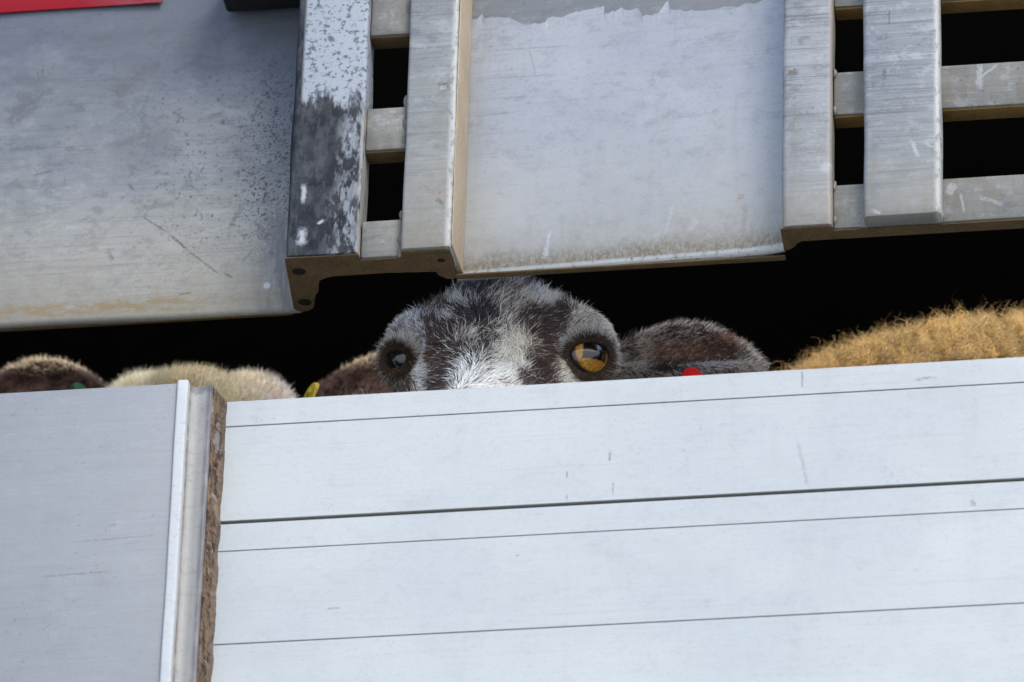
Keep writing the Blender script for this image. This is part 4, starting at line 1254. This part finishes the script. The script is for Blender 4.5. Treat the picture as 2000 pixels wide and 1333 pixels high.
# ================================================================== golden sheep: the back of its fleece
C3, A3 = np.array((0.40, 0.50, 3.97)), np.array((0.95, 0.62, 3.97))
H3 = np.array((1.22, 0.62, 4.08))
B3 = np.stack([(0, -1, 0), (0.94, 0, 0.34), (-0.34, 0, 0.94)], 1)
e3 = ear_points(0.10, 0.02, 1.2, 20, 11, 0.02)
R3e = rot(0, 0, math.radians(-80))
ears3 = [((H3 + B3 @ np.array((0.06, -0.06, 0.0))) + e3 @ R3e.T, 0.005), ((H3 + B3 @ np.array((-0.06, -0.06, 0.0))) + (e3 @ R3e.T) * np.array((1, -1, 1)), 0.005)]
V3, Q3 = sheep_field((0.02, 0.16, 3.31), (1.5, 1.0, 4.36), 0.008, H3, B3, A3, C3, DECK, 0.155, ears3,
                     extra=[((0, 0, 0), (0.25, 0.165, 0.165), 0.06, np.eye(3), np.array((0.295, 0.40, 4.038))), ((0, 0, 0), (0.26, 0.165, 0.160), 0.06, np.eye(3), np.array((0.56, 0.44, 4.035)))])
S3 = tag(empty('sheep', (0.40, 0.50, DECK)), 'golden brown woolly sheep seen as a curly back behind the planks', 'sheep', 'sheep in the trailer')
at_root(skin_mesh('body', V3, Q3, np.tile(np.array((0.16, 0.09, 0.025)), (len(V3), 1)), S3), S3)
def keep3(c_, n_):
    return (c_[:, 2] > 4.05) & (c_[:, 0] < 0.50) & (n_ @ TOCAM > -0.45)
P, Nn, q = sample(V3, Q3, keep3, 46000, 61)
# wool gathers into locks
nl_ = 900
ci = q.choice(len(P), nl_, replace=False)
lockP, lockD = P[ci], Nn[ci] * 0.8 + q.normal(0, 0.38, (nl_, 3)) + np.array((0, 0, 0.12))
lockC = q.uniform(0.5, 1.25, nl_)
best = np.zeros(len(P), int)
for s0 in range(0, len(P), 4000):
    dd = ((P[s0:s0 + 4000, None, :] - lockP[None]) ** 2).sum(-1)
    best[s0:s0 + 4000] = dd.argmin(1)
lk = lockP[best]
ln = 0.021 * q.uniform(0.6, 1.25, len(P)) * (0.85 + 0.3 * (lockC[best] - 0.7))
tip = lk + lockD[best] * 0.020
dirs = tip - P + q.normal(0, 0.004, P.shape)
dirs /= np.linalg.norm(dirs, axis=1, keepdims=True)
cl = np.array((0.44, 0.285, 0.095)) * lockC[best][:, None] * 1.25 * q.uniform(0.75, 1.25, (len(P), 1))
pale = q.uniform(0, 1, (len(P), 1)) < 0.18
cl = np.where(pale, cl * np.array((1.15, 1.35, 2.0)), cl)
at_root(make_fur('fleece', S3, P, dirs, Nn, ln, cl, 0.00028, q, 14, 0.35, 3.2, 0.0022), S3)
# loose frizz standing off the fleece
P, Nn, q = sample(V3, Q3, keep3, 350, 62)
dirs = Nn + q.normal(0, 0.4, P.shape)
dirs /= np.linalg.norm(dirs, axis=1, keepdims=True)
cl = np.array((0.52, 0.36, 0.16)) * q.uniform(0.6, 1.3, (len(P), 1))
at_root(make_fur('stray_wool', S3, P, dirs, Nn, 0.027 * q.uniform(0.6, 1.2, len(P)), cl, 0.00012, q, 14, 0.5, 2.6, 0.0026), S3)
